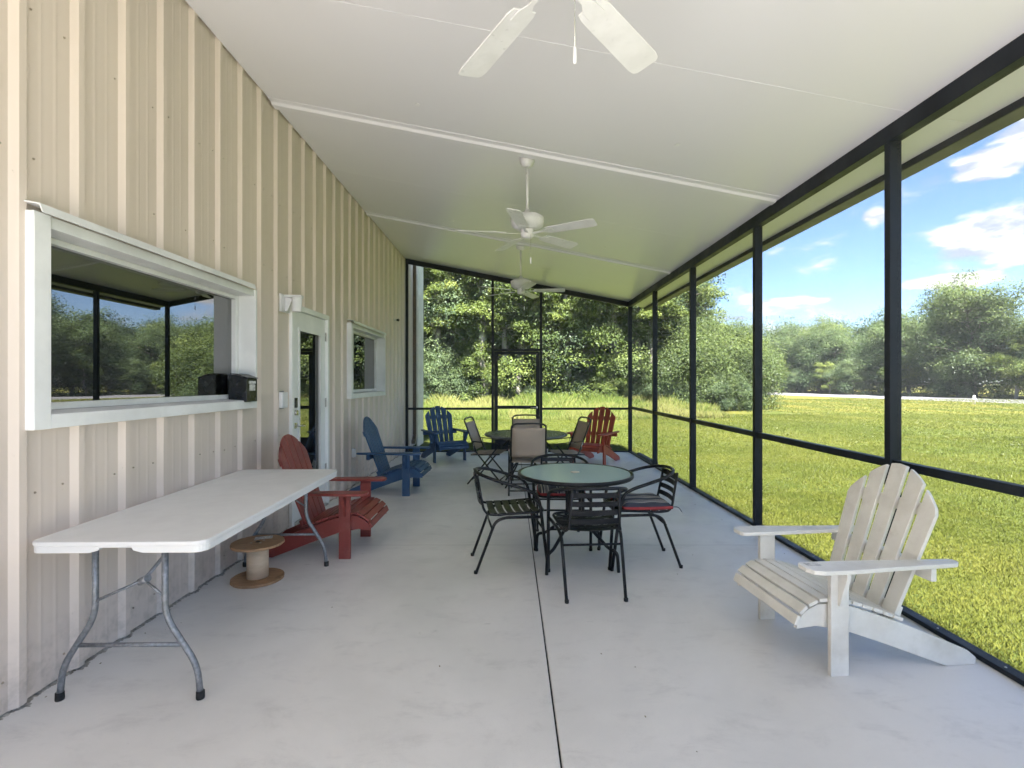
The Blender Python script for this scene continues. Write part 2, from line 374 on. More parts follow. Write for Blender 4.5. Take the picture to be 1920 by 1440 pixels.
def fillet(pts, r, n=6):
    P = [Vector(p) for p in pts]; out = [P[0]]
    for i in range(1, len(P) - 1):
        a = P[i - 1] - P[i]; b = P[i + 1] - P[i]; d = min(r, a.length * .49, b.length * .49)
        p0 = P[i] + a.normalized() * d; p1 = P[i] + b.normalized() * d
        for k in range(n + 1):
            t = k / n; out.append(p0 * (1 - t) ** 2 + P[i] * 2 * t * (1 - t) + p1 * t * t)
    out.append(P[-1]); return out
def thing(name, label, cat, loc=(0, 0, 0), rz=0, group=None):
    o = bpy.data.objects.new(name, None); col.objects.link(o); o.location = loc; o.rotation_euler = (0, 0, rz); o.empty_display_size = .1
    return tag(o, label, cat, group)
def tag(o, label, cat, group=None):
    o['label'] = label; o['category'] = cat
    if group: o['group'] = group
    return o
kids = {}
def copy_tree(root, loc, rz, label, group=None, scale=None):
    r = root.copy(); col.objects.link(r); r.location = loc; r.rotation_euler = (0, 0, rz); r['label'] = label
    if group: r['group'] = group
    if scale: r.scale = scale
    for ch in list(root.children):
        c = ch.copy(); col.objects.link(c); c.parent = r
        for g in list(ch.children):
            d = g.copy(); col.objects.link(d); d.parent = c
    return r
def partempty(name, parent):
    o = bpy.data.objects.new(name, None); col.objects.link(o); o.parent = parent; o.empty_display_size = .1; return o

# ================================================================ SETTING
XL, XR = -2.14, 2.40           # rib faces of the wall, inner face of the screen posts
YE, YB = 10.2, -1.5            # end screen, start of the porch behind the camera
GZ = -.12
def ceil_z(x): return CAMH + 2.0986 - .194 * x

# lawn: one sheet to the horizon
def grid_sheet(name, x0, x1, y0, y1, z, mat):
    b = MB(); b.add([(x0, y0, z), (x1, y0, z), (x1, y1, z), (x0, y1, z)], [(0, 1, 2, 3)]); o = b.build(name, mat); o['kind'] = 'structure'; return o
grid_sheet('lawn', -260, 330, -230, 330, GZ, 'lawn')
# woodland soil under the trees beyond the mown lawn
b = MB(); b.add([(-60, 23.5, 0), (7.5, 23.5, 0), (12, 28, 0), (17, 36, 0), (20, 60, 0), (-60, 60, 0)], [(0, 1, 2, 3, 4, 5)])
o = b.build('woodland_ground', 'floor_dirt'); o.location.z = GZ + .004; o['kind'] = 'structure'
# road: near edge through (30.5,60) (36,35); far edge (43,84)
def road_pt(t, off):            # t along, off across
    p = Vector((36.5, 35)) + Vector((-.215, .9766)) * t; return (p.x + .9766 * off, p.y + .215 * off)
b = MB(); pts = [road_pt(-140, 0), road_pt(-140, 9.5), road_pt(160, 9.5), road_pt(160, 0)]
b.add([(p[0], p[1], 0) for p in pts], [(0, 1, 2, 3)]); o = b.build('road', 'asphalt'); o.location.z = GZ + .008; o['kind'] = 'structure'
for off in (.25, 9.1):
    b = MB(); pts = [road_pt(-140, off), road_pt(-140, off + .16), road_pt(160, off + .16), road_pt(160, off)]
    b.add([(p[0], p[1], 0) for p in pts], [(0, 1, 2, 3)]); o = b.build('road_line', 'road_paint'); o.location.z = GZ + .014; o['kind'] = 'structure'

# concrete slab in two pours with a real joint between them
JX = .19
slab = thing('porch_slab', 'pale grey concrete slab of the porch and added apron behind it with a straight control joint', 'floor'); del slab['category']; slab['kind'] = 'structure'
for x0, x1 in ((-2.19, JX - .004), (JX + .004, 2.52)):
    MB().box((x0, -6.5, -.16), (x1, YE + .12, 0)).build('floor', 'concrete', slab, .004, 1, 'structure')  # unseen run behind the porch is added to bounce sunlight inside
MB().box((JX - .0039, -6.4, -.15), (JX + .0039, YE + .1, -.012)).build('joint_filler', 'rubber', slab, kind='structure')

# ---------------------------------------------------------------- building with ribbed wall
bld = thing('metal_building', 'beige ribbed steel building with white framed windows and door along the porch', 'building', (0, 0, 0))
XP = XL - .024                 # pan plane
RIB0, PITCH = 2.184, .3028
W1 = (2.21, 4.16, 1.215, 2.19); W2 = (6.625, 8.44, 1.205, 2.215); DR = (4.89, 5.90, 0, 2.205)
OPEN = [(W1[0] + .015, W1[1] - .015, W1[2] + .01, W1[3] - .01), (W2[0] + .015, W2[1] - .015, W2[2] + .01, W2[3] - .01), (DR[0] + .02, DR[1] - .02, -.05, DR[3] - .02)]
WTOP = 4.35
def profile(y):                # x of the sheet at y
    t = (y - RIB0) % PITCH
    if t < .034: return XL
    if t < .060: return XL + (XP - XL) * (t - .034) / .026
    if t > PITCH - .026: return XP + (XL - XP) * (t - (PITCH - .026)) / .026
    for c in (.125, .200):      # two shallow stiffeners in the pan
        if abs(t - c) < .014: return XP + .0012 * (1 - abs(t - c) / .014)
    return XP
def wall_panel(ya, yb):
    ys = set([ya, yb])
    k0 = int((ya - RIB0) // PITCH) - 1
    for k in range(k0, k0 + 8):
        for d in (0, .034, .060, .111, .125, .139, .186, .200, .214, PITCH - .026): ys.add(round(RIB0 + k * PITCH + d, 5))
    for o in OPEN: ys.add(o[0]); ys.add(o[1])
    ys = sorted(y for y in ys if ya - 1e-6 <= y <= yb + 1e-6)
    b = MB()
    for y0, y1 in zip(ys, ys[1:]):
        if y1 - y0 < 1e-4: continue
        ym = (y0 + y1) / 2; segs = [(0.0, WTOP)]
        for o in OPEN:
            if o[0] < ym < o[1]:
                segs = ([(0.0, o[2])] if o[2] > .01 else []) + [(o[3], WTOP)]
        for z0, z1 in segs:
            if z0 == 0: z0 = .012
            b.add([(profile(y0 + 1e-5), y0, z0), (profile(y0 + 1e-5), y0, z1), (profile(y1 - 1e-5), y1, z1), (profile(y1 - 1e-5), y1, z0)], [(0, 3, 2, 1)])
    return b.build('wall_panel', 'wall', bld)
y = RIB0 - 5 * 3 * PITCH + .05
while y < 12.1:
    wall_panel(y, min(y + 3 * PITCH, 12.1)); y += 3 * PITCH
# unseen building body, solid so that no light leaks past the sheets, with an opening space kept shallow behind each window
MB().box((-16, -9, -.1), (XP - .13, 12.08, 4.7)).build('wall_core', pm('dark_core_fill', (.05, .045, .04), None, 3, .8), bld)
MB().prism([(-16.4, 4.72), (-1.75, 4.72), (-1.75, 4.84), (-9, 6.4), (-16.4, 4.9)], -9.4, 12.4).build('roof', 'white_trim', bld)
MB().box((XP - .10, 12.09, -.05), (XL + .035, 12.13, 4.7)).box((XL + .005, 11.38, -.05), (XL + .035, 12.0899, 4.7)).build('corner_trim', 'white_corner', bld, .003)
# screws along the girt lines: small washers and heads, joined as one mass
b = MB(); rs = random.Random(3)
for k in range(-14, 33):
    for zz in (.13, .93, 2.44, 3.1):
        for dy in (.085, .245):
            yy = RIB0 + k * PITCH + dy + rs.uniform(-.012, .012); zc = zz + rs.uniform(-.02, .02)
            if any(o[0] - .1 < yy < o[1] + .1 and o[2] - .05 < zc < o[3] + .05 for o in OPEN) or rs.random() < .45 or yy > 12: continue
            b.lathe([(.006, XP + .001), (.006, XP + .003), (.0035, XP + .0035), (.0035, XP + .007)], 6, mat=Matrix(((0, 0, 1, 0), (1, 0, 0, yy), (0, 1, 0, zc), (0, 0, 0, 1))), smooth=False)
b.build('wall_screws', 'rust', bld, kind='stuff')
# crumbling sealant and dirt at the foot of the wall
b = MB(); yy = -3
while yy < 10.1:
    w = rs.uniform(.006, .022); d = rs.uniform(.002, .016) * (1.8 if rs.random() < .2 else 1); h = rs.uniform(.002, .010)
    if not (DR[0] - .02 < yy < DR[1] + .02):
        x0 = profile(yy) - .01
        b.add([(x0, yy, 0), (x0 + d + .012, yy + rs.uniform(0, .01), 0), (x0 + d * .8 + .012, yy + w, 0), (x0, yy + w, 0),
               (x0, yy, h), (x0 + d * .5, yy + .004, h * .8), (x0 + d * .4, yy + w * .9, h * .7), (x0, yy + w, h)],
              [(0, 3, 2, 1), (4, 5, 6, 7), (0, 1, 5, 4), (1, 2, 6, 5), (2, 3, 7, 6), (3, 0, 4, 7)])
    yy += w * .8
b.build('wall_base_sealant', pm('crumbled_grey_sealant', (.26, .24, .205), (.46, .44, .40), 30, .9, .8, 60), bld, kind='stuff')

def window(W, zoff=0):
    y0, y1, z0, z1 = W; XF = XL + .04; XB = XL - .115
    w = partempty('window', bld)
    cb = MB(); cb.box((XB, y0, z0), (XF, y0 + .085, z1)); cb.build('casing', 'white_trim', w, .004)
    MB().box((XB, y1 - .028, z0), (XF, y1, z1)).build('casing', 'white_trim', w, .003)
    MB().prism([(XB, z0 + .001), (XF - .001, z0 + .001), (XF - .001, z0 + .066), (XF - .02, z0 + .070), (XB, z0 + .078)], y0 + .0852, y1 - .0282).build('window_sill', 'white_trim', w, .003)
    MB().box((XB, y0 + .0852, z1 - .055), (XF - .012, y1 - .0282, z1 - .001)).build('head_trim', 'white_trim', w, .003)
    MB().prism([(XL - .02, z1 + .045), (XF + .03, z1 + .028), (XF + .045, z1 - .012), (XF + .04, z1 - .013), (XF + .026, z1 + .023), (XL - .02, z1 + .038)], y0 - .005, y1 - .1).build('flashing', 'white_trim', w)
    # vinyl frame
    fx0, fx1 = XB - .03, XB + .018; f = .046
    a0, a1, c0, c1 = y0 + .086, y1 - .029, z0 + .079, z1 - .056
    MB().box((fx0, a0, c0), (fx1, a0 + f, c1)).box((fx0, a1 - f, c0), (fx1, a1, c1)).box((fx0, a0 + f, c0), (fx1, a1 - f, c0 + .035)).box((fx0, a0 + f, c1 - .03), (fx1, a1 - f, c1)).build('frame', 'white_trim', w, .004)
    MB().box((fx0 + .004, a0 + f, c0 + .035), (fx0 + .012, a1 - f, c1 - .03)).build('pane', 'dark_glass', w)
    return w
window(W1); window(W2)
# door
dr = partempty('door', bld)
y0, y1, z1 = DR[0], DR[1], DR[3]; XF = XL + .012; XB = XP - .07
MB().box((XB, y0, .0), (XF, y0 + .055, z1)).box((XB, y1 - .055, 0), (XF, y1, z1)).box((XB, y0 + .055, z1 - .055), (XF, y1 - .055, z1)).build('door_frame', 'door_white', dr, .005)
MB().box((XB, y0 + .055, .001), (XL + .02, y1 - .055, .022)).build('threshold', 'chrome', dr, .003)
xa, xb = XP - .045, XP + .004; sy0, sy1, gz0, gz1 = y0 + .06, y1 - .06, .26, 1.965; gy0, gy1 = y0 + .23, y1 - .20
MB().box((xa, sy0, .025), (xb, gy0, z1 - .06)).box((xa, gy1, .025), (xb, sy1, z1 - .06)).box((xa, gy0, gz1), (xb, gy1, z1 - .06)).box((xa, gy0, .025), (xb, gy1, gz0)).build('door_slab', 'door_white', dr)
MB().box((xb - .002, gy0 - .02, gz0 - .02), (xb + .010, gy0 + .014, gz1 + .02)).box((xb - .002, gy1 - .014, gz0 - .02), (xb + .010, gy1 + .02, gz1 + .02)).box((xb - .002, gy0 + .014, gz1 - .014), (xb + .010, gy1 - .014, gz1 + .02)).box((xb - .002, gy0 + .014, gz0 - .02), (xb + .010, gy1 - .014, gz0 + .014)).build('glass_bead', 'door_white', dr, .003)
MB().box((xa + .02, gy0 - .005, gz0 - .005), (xa + .028, gy1 + .005, gz1 + .005)).build('pane', 'dark_glass', dr)
MB().box((xb, sy0 + .045, 1.17), (xb + .022, sy0 + .095, 1.27)).build('keypad', 'box_black', dr, .006)
MB().tube([(xb, sy0 + .07, 1.12), (xb + .03, sy0 + .07, 1.12)], .027, 16).build('deadbolt', 'chrome', dr)
MB().tube([(xb, sy0 + .07, .99), (xb + .012, sy0 + .07, .99)], .03, 16).tube(fillet([(xb, sy0 + .07, .99), (xb + .055, sy0 + .07, .99), (xb + .055, sy0 + .18, .985)], .02), .009, 10).build('door_handle', 'chrome', dr)
for hz in (1.90, 1.14, .38): MB().box((xb, sy1 - .005, hz), (xb + .016, sy1 + .03, hz + .1)).tube([(xb + .014, sy1 + .012, hz - .004), (xb + .014, sy1 + .012, hz + .104)], .008, 8).build('hinge', 'chrome', dr)

# ---------------------------------------------------------------- porch roof: ceiling panels, joint beams, soffit, gutter
roof = thing('porch_roof', 'white panelled lean-to porch roof with raised joint strips and dark eave gutter', 'roof')
TH = .075
def sloped(b, x0, x1, y0, y1, d0, d1):   # slab following the ceiling slope, offsets d0..d1 above it
    return b.prism([(x0, ceil_z(x0) + d0), (x1, ceil_z(x1) + d0), (x1, ceil_z(x1) + d1), (x0, ceil_z(x0) + d1)], y0, y1)
JB = [1.44, 4.42, 7.38]; seams = [YB - .1, -.05, 1.44, 3.03, 4.42, 5.9, 7.38, 8.85, YE + .32]
for y0, y1 in zip(seams, seams[1:]): sloped(MB(), XL - .004, 2.80, y0 + .0012, y1 - .0012, 0, TH).build('ceiling_panel', 'ceiling', roof, .0015, 1)
sloped(MB(), XL - .3, 2.84, YB - .12, YE + .36, TH + .004, TH + .03).build('roof_sheet', 'white_trim', roof)  # unseen outer skin, put in above the ceiling to block light
for yj in JB:
    b = MB()
    prof = [(0, -.0005), (0, -.006), (.055, -.008), (.075, -.028), (.15, -.03), (.165, -.0005)]
    vs = []; xa, xb = XL - .002, XR - .02
    for x in (xa, xb):
        for dy, dz in prof: vs.append((x, yj + dy, ceil_z(x) + dz))
    n = len(prof); b.add(vs, [tuple(range(n)), tuple(range(n, 2 * n))[::-1]] + [(i, (i + 1) % n, n + (i + 1) % n, n + i)[::-1] for i in range(n)])
    b.build('joint_beam', 'ceiling', roof, .003)
b = MB()   # small hangers
for yj in (3.9, 6.9): b.lathe([(.02, ceil_z(1.3) - .004), (.02, ceil_z(1.3))], 12, (1.3, yj), smooth=False)
for x_, y_ in ((-.75, 4.05), (-.8, 7.0)): b.lathe([(.018, ceil_z(x_) - .006), (.018, ceil_z(x_))], 12, (x_, y_), smooth=False)
b.build('ceiling_button', 'white_fan', roof)
# trims along the eave and the gutter
zs = ceil_z(2.80)
MB().box((2.80, YB - .1, zs - .045), (2.815, YE + .33, zs + .08)).build('eave_trim', 'dark_frame', roof, .002)
gut = MB().prism([(2.816, zs - .043), (2.93, zs - .050), (2.965, zs - .01), (2.97, zs + .07), (2.965, zs + .07), (2.958, zs - .007), (2.928, zs - .044), (2.822, zs - .037), (2.822, zs + .07), (2.816, zs + .07)], YB - .1, YE + .34)
gut.build('gutter', 'gutter', roof)

# ---------------------------------------------------------------- screen walls
side = thing('side_screen_wall', 'long charcoal framed insect screen wall on the lawn side of the porch', 'screen wall')
PX0, PX1 = XR, XR + .075
POSTS = [-1.5, -.30, 1.46, 3.195, 4.945, 6.70, 8.455, 10.21]
BZ0 = 2.955                    # underside of the header beam
def hz(x): return ceil_z(x) - .001
b = MB().prism([(PX0 - .001, BZ0), (PX1 + .001, BZ0), (PX1 + .001, hz(PX1 + .001)), (PX0 - .001, hz(PX0 - .001))], YB - .08, YE + .06)
b.build('header_beam', 'dark_frame', side, .002, 1)
for i, py in enumerate(POSTS):
    MB().box((PX0, py - .025, .0), (PX1, py + .025, BZ0 - .0005)).build('post', 'dark_frame', side, .0025, 1)
for py, qy in zip(POSTS, POSTS[1:]):
    MB().box((PX0 + .012, py + .0252, .885), (PX1 - .012, qy - .0252, .935)).build('chair_rail', 'dark_frame', side, .002, 1)
    MB().box((PX0 + .005, py + .0252, .0005), (PX1 - .005, qy - .0252, .028)).build('bottom_rail', 'dark_frame', side, .002, 1)
    for z0, z1 in ((.0285, .8845), (.9355, BZ0 - .001)):
        MB().add([(PX0 + .045, py + .025, z0), (PX0 + .045, qy - .025, z0), (PX0 + .045, qy - .025, z1), (PX0 + .045, py + .025, z1)], [(0, 1, 2, 3)]).build('insect_screen', 'screen', side)
end = thing('end_screen_wall', 'charcoal framed insect screen wall with a door facing the woods', 'screen wall')
EY0, EY1 = YE, YE + .05
vx = [XL + .001, -.40, .655, 2.399]
for x0 in ((XL + .001, XL + .055), (-.365, -.325), (.545, .585)):
    pass
def endpost(x0, x1): MB().prism([(x0, 0), (x1, 0), (x1, ceil_z(x1) - .1015), (x0, ceil_z(x0) - .1015)], EY0, EY1).build('post', 'dark_frame', end, .002, 1)
EP = [(XL + .002, XL + .055), (-.385, -.335), (.60, .65)]
for a in EP: endpost(*a)
# header follows the ceiling
MB().prism([(XL + .002, ceil_z(XL) - .10), (PX0 - .002, ceil_z(PX0) - .10), (PX0 - .002, ceil_z(PX0) - .001), (XL + .002, ceil_z(XL) - .001)], EY0 - .002, EY1 + .002).build('header_beam', 'dark_frame', end, .002, 1)
xs = [EP[0][1], EP[1][0], EP[1][1], EP[2][0], EP[2][1], PX0]
for k, (a, c) in enumerate(((xs[0], xs[1]), (xs[4], xs[5]))):
    MB().box((a + .0005, EY0 + .005, .86), (c - .0005, EY1 - .005, .905)).build('chair_rail', 'dark_frame', end, .002, 1)
    MB().box((a + .0005, EY0 + .005, .0005), (c - .0005, EY1 - .005, .025)).build('bottom_rail', 'dark_frame', end, .002, 1)
    ym = EY0 + .03
    MB().add([(a, ym, .0255), (c, ym, .0255), (c, ym, .8595), (a, ym, .8595)], [(0, 1, 2, 3)]).build('insect_screen', 'screen', end)
    MB().add([(a, ym, .9055), (c, ym, .9055), (c, ym, ceil_z(c) - .1005), (a, ym, ceil_z(a) - .1005)], [(0, 1, 2, 3)]).build('insect_screen', 'screen', end)
a, c = xs[2], xs[3]
MB().box((a + .0005, EY0 + .002, 2.055), (c - .0005, EY1 - .002, 2.105)).build('door_head', 'dark_frame', end, .002, 1)
MB().add([(a, EY0 + .03, 2.1055), (c, EY0 + .03, 2.1055), (c, EY0 + .03, ceil_z(c) - .1005), (a, EY0 + .03, ceil_z(a) - .1005)], [(0, 1, 2, 3)]).build('insect_screen', 'screen', end)
sdr = partempty('screen_door', end)
a += .004; c -= .004; d0, d1 = EY0 + .008, EY1 - .008
MB().box((a, d0, .015), (a + .075, d1, 2.045)).box((c - .075, d0, .015), (c, d1, 2.045)).box((a + .075, d0, 1.985), (c - .075, d1, 2.045)).box((a + .075, d0, .88), (c - .075, d1, .945)).build('door_frame', 'dark_frame', sdr, .002, 1)
MB().box((a + .075, d0 + .004, .015), (c - .075, d1 - .004, .30)).build('kick_plate', 'dark_frame', sdr, .002, 1)
for z0, z1 in ((.3005, .8795), (.9455, 1.9845)): MB().add([(a + .075, d0 + .02, z0), (c - .075, d0 + .02, z0), (c - .075, d0 + .02, z1), (a + .075, d0 + .02, z1)], [(0, 1, 2, 3)]).build('insect_screen', 'screen', sdr)
MB().box((c - .07, d0 - .014, .89), (c - .04, d0, .93)).tube(fillet([(c - .055, d0 - .002, .91), (c - .055, d0 - .05, .91), (c - .19, d0 - .05, .905)], .015), .007, 8).build('door_handle', 'chrome', sdr)

# bronze downspout against the building just beyond the end screen
b = MB().box((-2.09, 10.72, .30), (-2.02, 10.78, 3.95)).prism([(10.72, .30), (10.78, .30), (10.70, .17), (10.58, .12), (10.56, .19), (10.66, .22)], -2.089, -2.021, 'x')
tag(b.build('downspout', 'bronze', None, .006), 'narrow bronze downspout running down the wall corner behind the end screen', 'downspout')
b = MB().box((2.56, 8.95, GZ + .01), (2.64, 10.15, GZ + .12)); tag(b.build('drain_extension', 'grey_extension', None, .01), 'grey drain pipe lying on the grass outside the far corner post', 'drain pipe')

# grit, leaf crumbs and grass clippings blown onto the slab
b = MB(); rs = random.Random(9)
for k in range(70):
    side_ = rs.random()
    x = rs.uniform(-2.05, 2.35) if side_ < .45 else (XR - abs(rs.gauss(0, .12)) - .01 if side_ < .8 else XL + .03 + abs(rs.gauss(0, .10)))
    y = 1.6 + 8.4 * rs.random() ** 1.3; a = rs.uniform(0, PI); l = rs.uniform(.0015, .005); w = l * rs.uniform(.3, .8)
    c, s_ = math.cos(a), math.sin(a); P = [(x + c * u * l - s_ * v * w, y + s_ * u * l + c * v * w, .0004) for u, v in ((-1, -1), (1, -1), (1, 1), (-1, 1))]
    b.add(P + [(p[0], p[1], .0025) for p in P], [(4, 5, 6, 7), (0, 1, 5, 4), (1, 2, 6, 5), (2, 3, 7, 6), (3, 0, 4, 7)])
o = b.build('floor_grit', pm('dry_leaf_crumbs', (.16, .12, .07), (.30, .27, .2), 40, .9), None, kind='stuff'); o['label'] = 'scattered leaf crumbs and grit on the concrete floor'; o['category'] = 'debris'
# screws holding down the bottom rail
b = MB()
for k in range(24): b.lathe([(.006, .028), (.006, .031), (.002, .0335)], 8, (PX0 + .03, .9 + k * .39))
b.build('rail_screws', 'chrome', side, kind='stuff')

# ================================================================ things on the wall
dbx = thing('drop_box', 'glossy black wall drop box with white sticker at the corner of the large window', 'drop box', (-2.225, 3.955, 1.27))
MB().prism([(0, 0), (.145, 0), (.145, .185), (.06, .215), (0, .22)], 0, .165).build('box_body', 'box_black', dbx, .004)
MB().prism([(.012, .2225), (.066, .2175), (.150, .187), (.152, .192), (.068, .223), (.012, .228)], -.004, .169).build('lid', 'box_black', dbx, .001, 1)
MB().box((.1452, .03, .145), (.1458, .14, .168)).box((.1452, .04, .09), (.1458, .13, .14)).build('sticker', 'sticker', dbx)

lt = thing('wall_light', 'white cylinder wall light on a bracket above the door frame', 'light', (XP, 4.76, 2.07))
MB().box((0, -.09, .02), (.03, .09, .185)).build('mounting_plate', 'white_fan', lt, .006)
MB().prism([(.03, .165), (.19, .15), (.19, .182), (.03, .184)], -.03, .03).prism([(.03, .03), (.05, .03), (.10, .15), (.03, .165)], -.012, .012).build('arm', 'white_fan', lt, .004)
MB().lathe([(.03, .02), (.044, .022), (.046, .03), (.046, .15), (.04, .158), (.01, .160)], 24, (.145, -.02)).build('lamp_housing', 'white_fan', lt)

bx = thing('outlet_box', 'ivory outlet cover on the wall left of the door handle', 'outlet box', (XP, 4.70, 1.185))
MB().box((0, -.06, 0), (.055, .06, .15)).build('cover', 'white_fan', bx, .012)
MB().box((0, -.068, -.01), (.012, .068, .158)).build('back_plate', 'grey_tube', bx, .003)
bx = thing('outlet_box', 'small white outlet low on the wall behind the side blue chair', 'outlet box', (XP, 6.80, .41))
MB().box((0, -.04, 0), (.06, .04, .115)).build('cover', 'white_trim', bx, .006)
MB().box((.0, -.05, -.008), (.01, .05, .123)).build('back_plate', 'white_trim', bx, .003)
sp = thing('wall_sensor', 'tiny black sensor on a white stub high on the wall beyond the small window', 'sensor', (XP, 9.35, 2.585))
MB().tube([(0, 0, 0), (.05, 0, 0)], .022, 12).build('stub', 'white_trim', sp)
MB().tube([(.05, 0, 0), (.085, -.012, -.006)], .024, 12).build('lens', 'box_black', sp)

# ================================================================ ceiling fans
def make_fan(label, loc, rz):
    # loc: mounting point on the ceiling; local z down negative
    t = thing('ceiling_fan', label, 'ceiling fan', loc, rz, 'white five blade ceiling fans hanging in a line')
    rod = loc[2] - 2.965
    MB().lathe([(.012, -.075), (.035, -.074), (.052, -.06), (.068, -.03), (.072, .012), (.03, .03)], 28).build('canopy', 'white_fan', t)
    MB().tube([(0, 0, -.06), (0, 0, -rod + .01)], .0125, 14).build('downrod', 'white_fan', t)
    MB().lathe([(.028, .06), (.03, .02), (.12, .008), (.153, -.012), (.155, -.05), (.148, -.085), (.10, -.118), (.075, -.125)][::-1], 40, mat=Matrix.Translation((0, 0, -rod))).build('motor_housing', 'white_fan', t)
    MB().lathe([(.02, -.205), (.045, -.20), (.058, -.185), (.06, -.135), (.07, -.1255)], 28, mat=Matrix.Translation((0, 0, -rod))).build('switch_housing', 'white_fan', t)
    ch = MB().tube([(.045, -.03, -rod - .17), (.055, -.035, -rod - .20), (.055, -.035, -rod - .395)], .0016, 6).build('pull_chain', 'chrome', t)
    MB().lathe([(.003, -.452), (.0065, -.448), (.006, -.40), (.003, -.392)], 10, (.055, -.035), mat=Matrix.Translation((0, 0, -rod))).build('pull_knob', 'white_fan', ch)
    for k in range(5):
        mt = Matrix.Translation((0, 0, -rod - .155)) @ Matrix.Rotation(2 * PI * k / 5, 4, 'Z')
        mb = mt @ Matrix.Translation((0, 0, 0)) @ Matrix.Rotation(R(-12), 4, 'X')
        ol = [(.20, -.050), (.235, -.058), (.62, -.066), (.655, -.060), (.668, -.045), (.668, .045), (.655, .060), (.62, .066), (.235, .058), (.20, .050)]
        bl = MB().prism(ol, -.003, .003, 'z', mb)
        bl = bl.build('blade', 'white_fan', t, .0015, 1)
        ir = MB()
        ir.prism([(.05, -.02), (.12, -.012), (.165, -.012), (.20, -.03), (.255, -.032), (.265, -.02), (.265, .02), (.255, .032), (.20, .03), (.165, .012), (.12, .012), (.05, .02)], -.0085, -.0035, 'z', mb)
        ir.build('blade_iron', 'white_fan', bl, .001, 1)
    return t
make_fan('nearest ceiling fan, overhead at the top edge of the picture', (.157, 1.69, ceil_z(.157)), R(49))
make_fan('middle ceiling fan, hung just beyond the first ceiling strip', (.157, 4.66, ceil_z(.157)), R(-30))
make_fan('farthest ceiling fan, seen against the woods beyond the end screen', (.157, 7.60, ceil_z(.157)), R(-5))

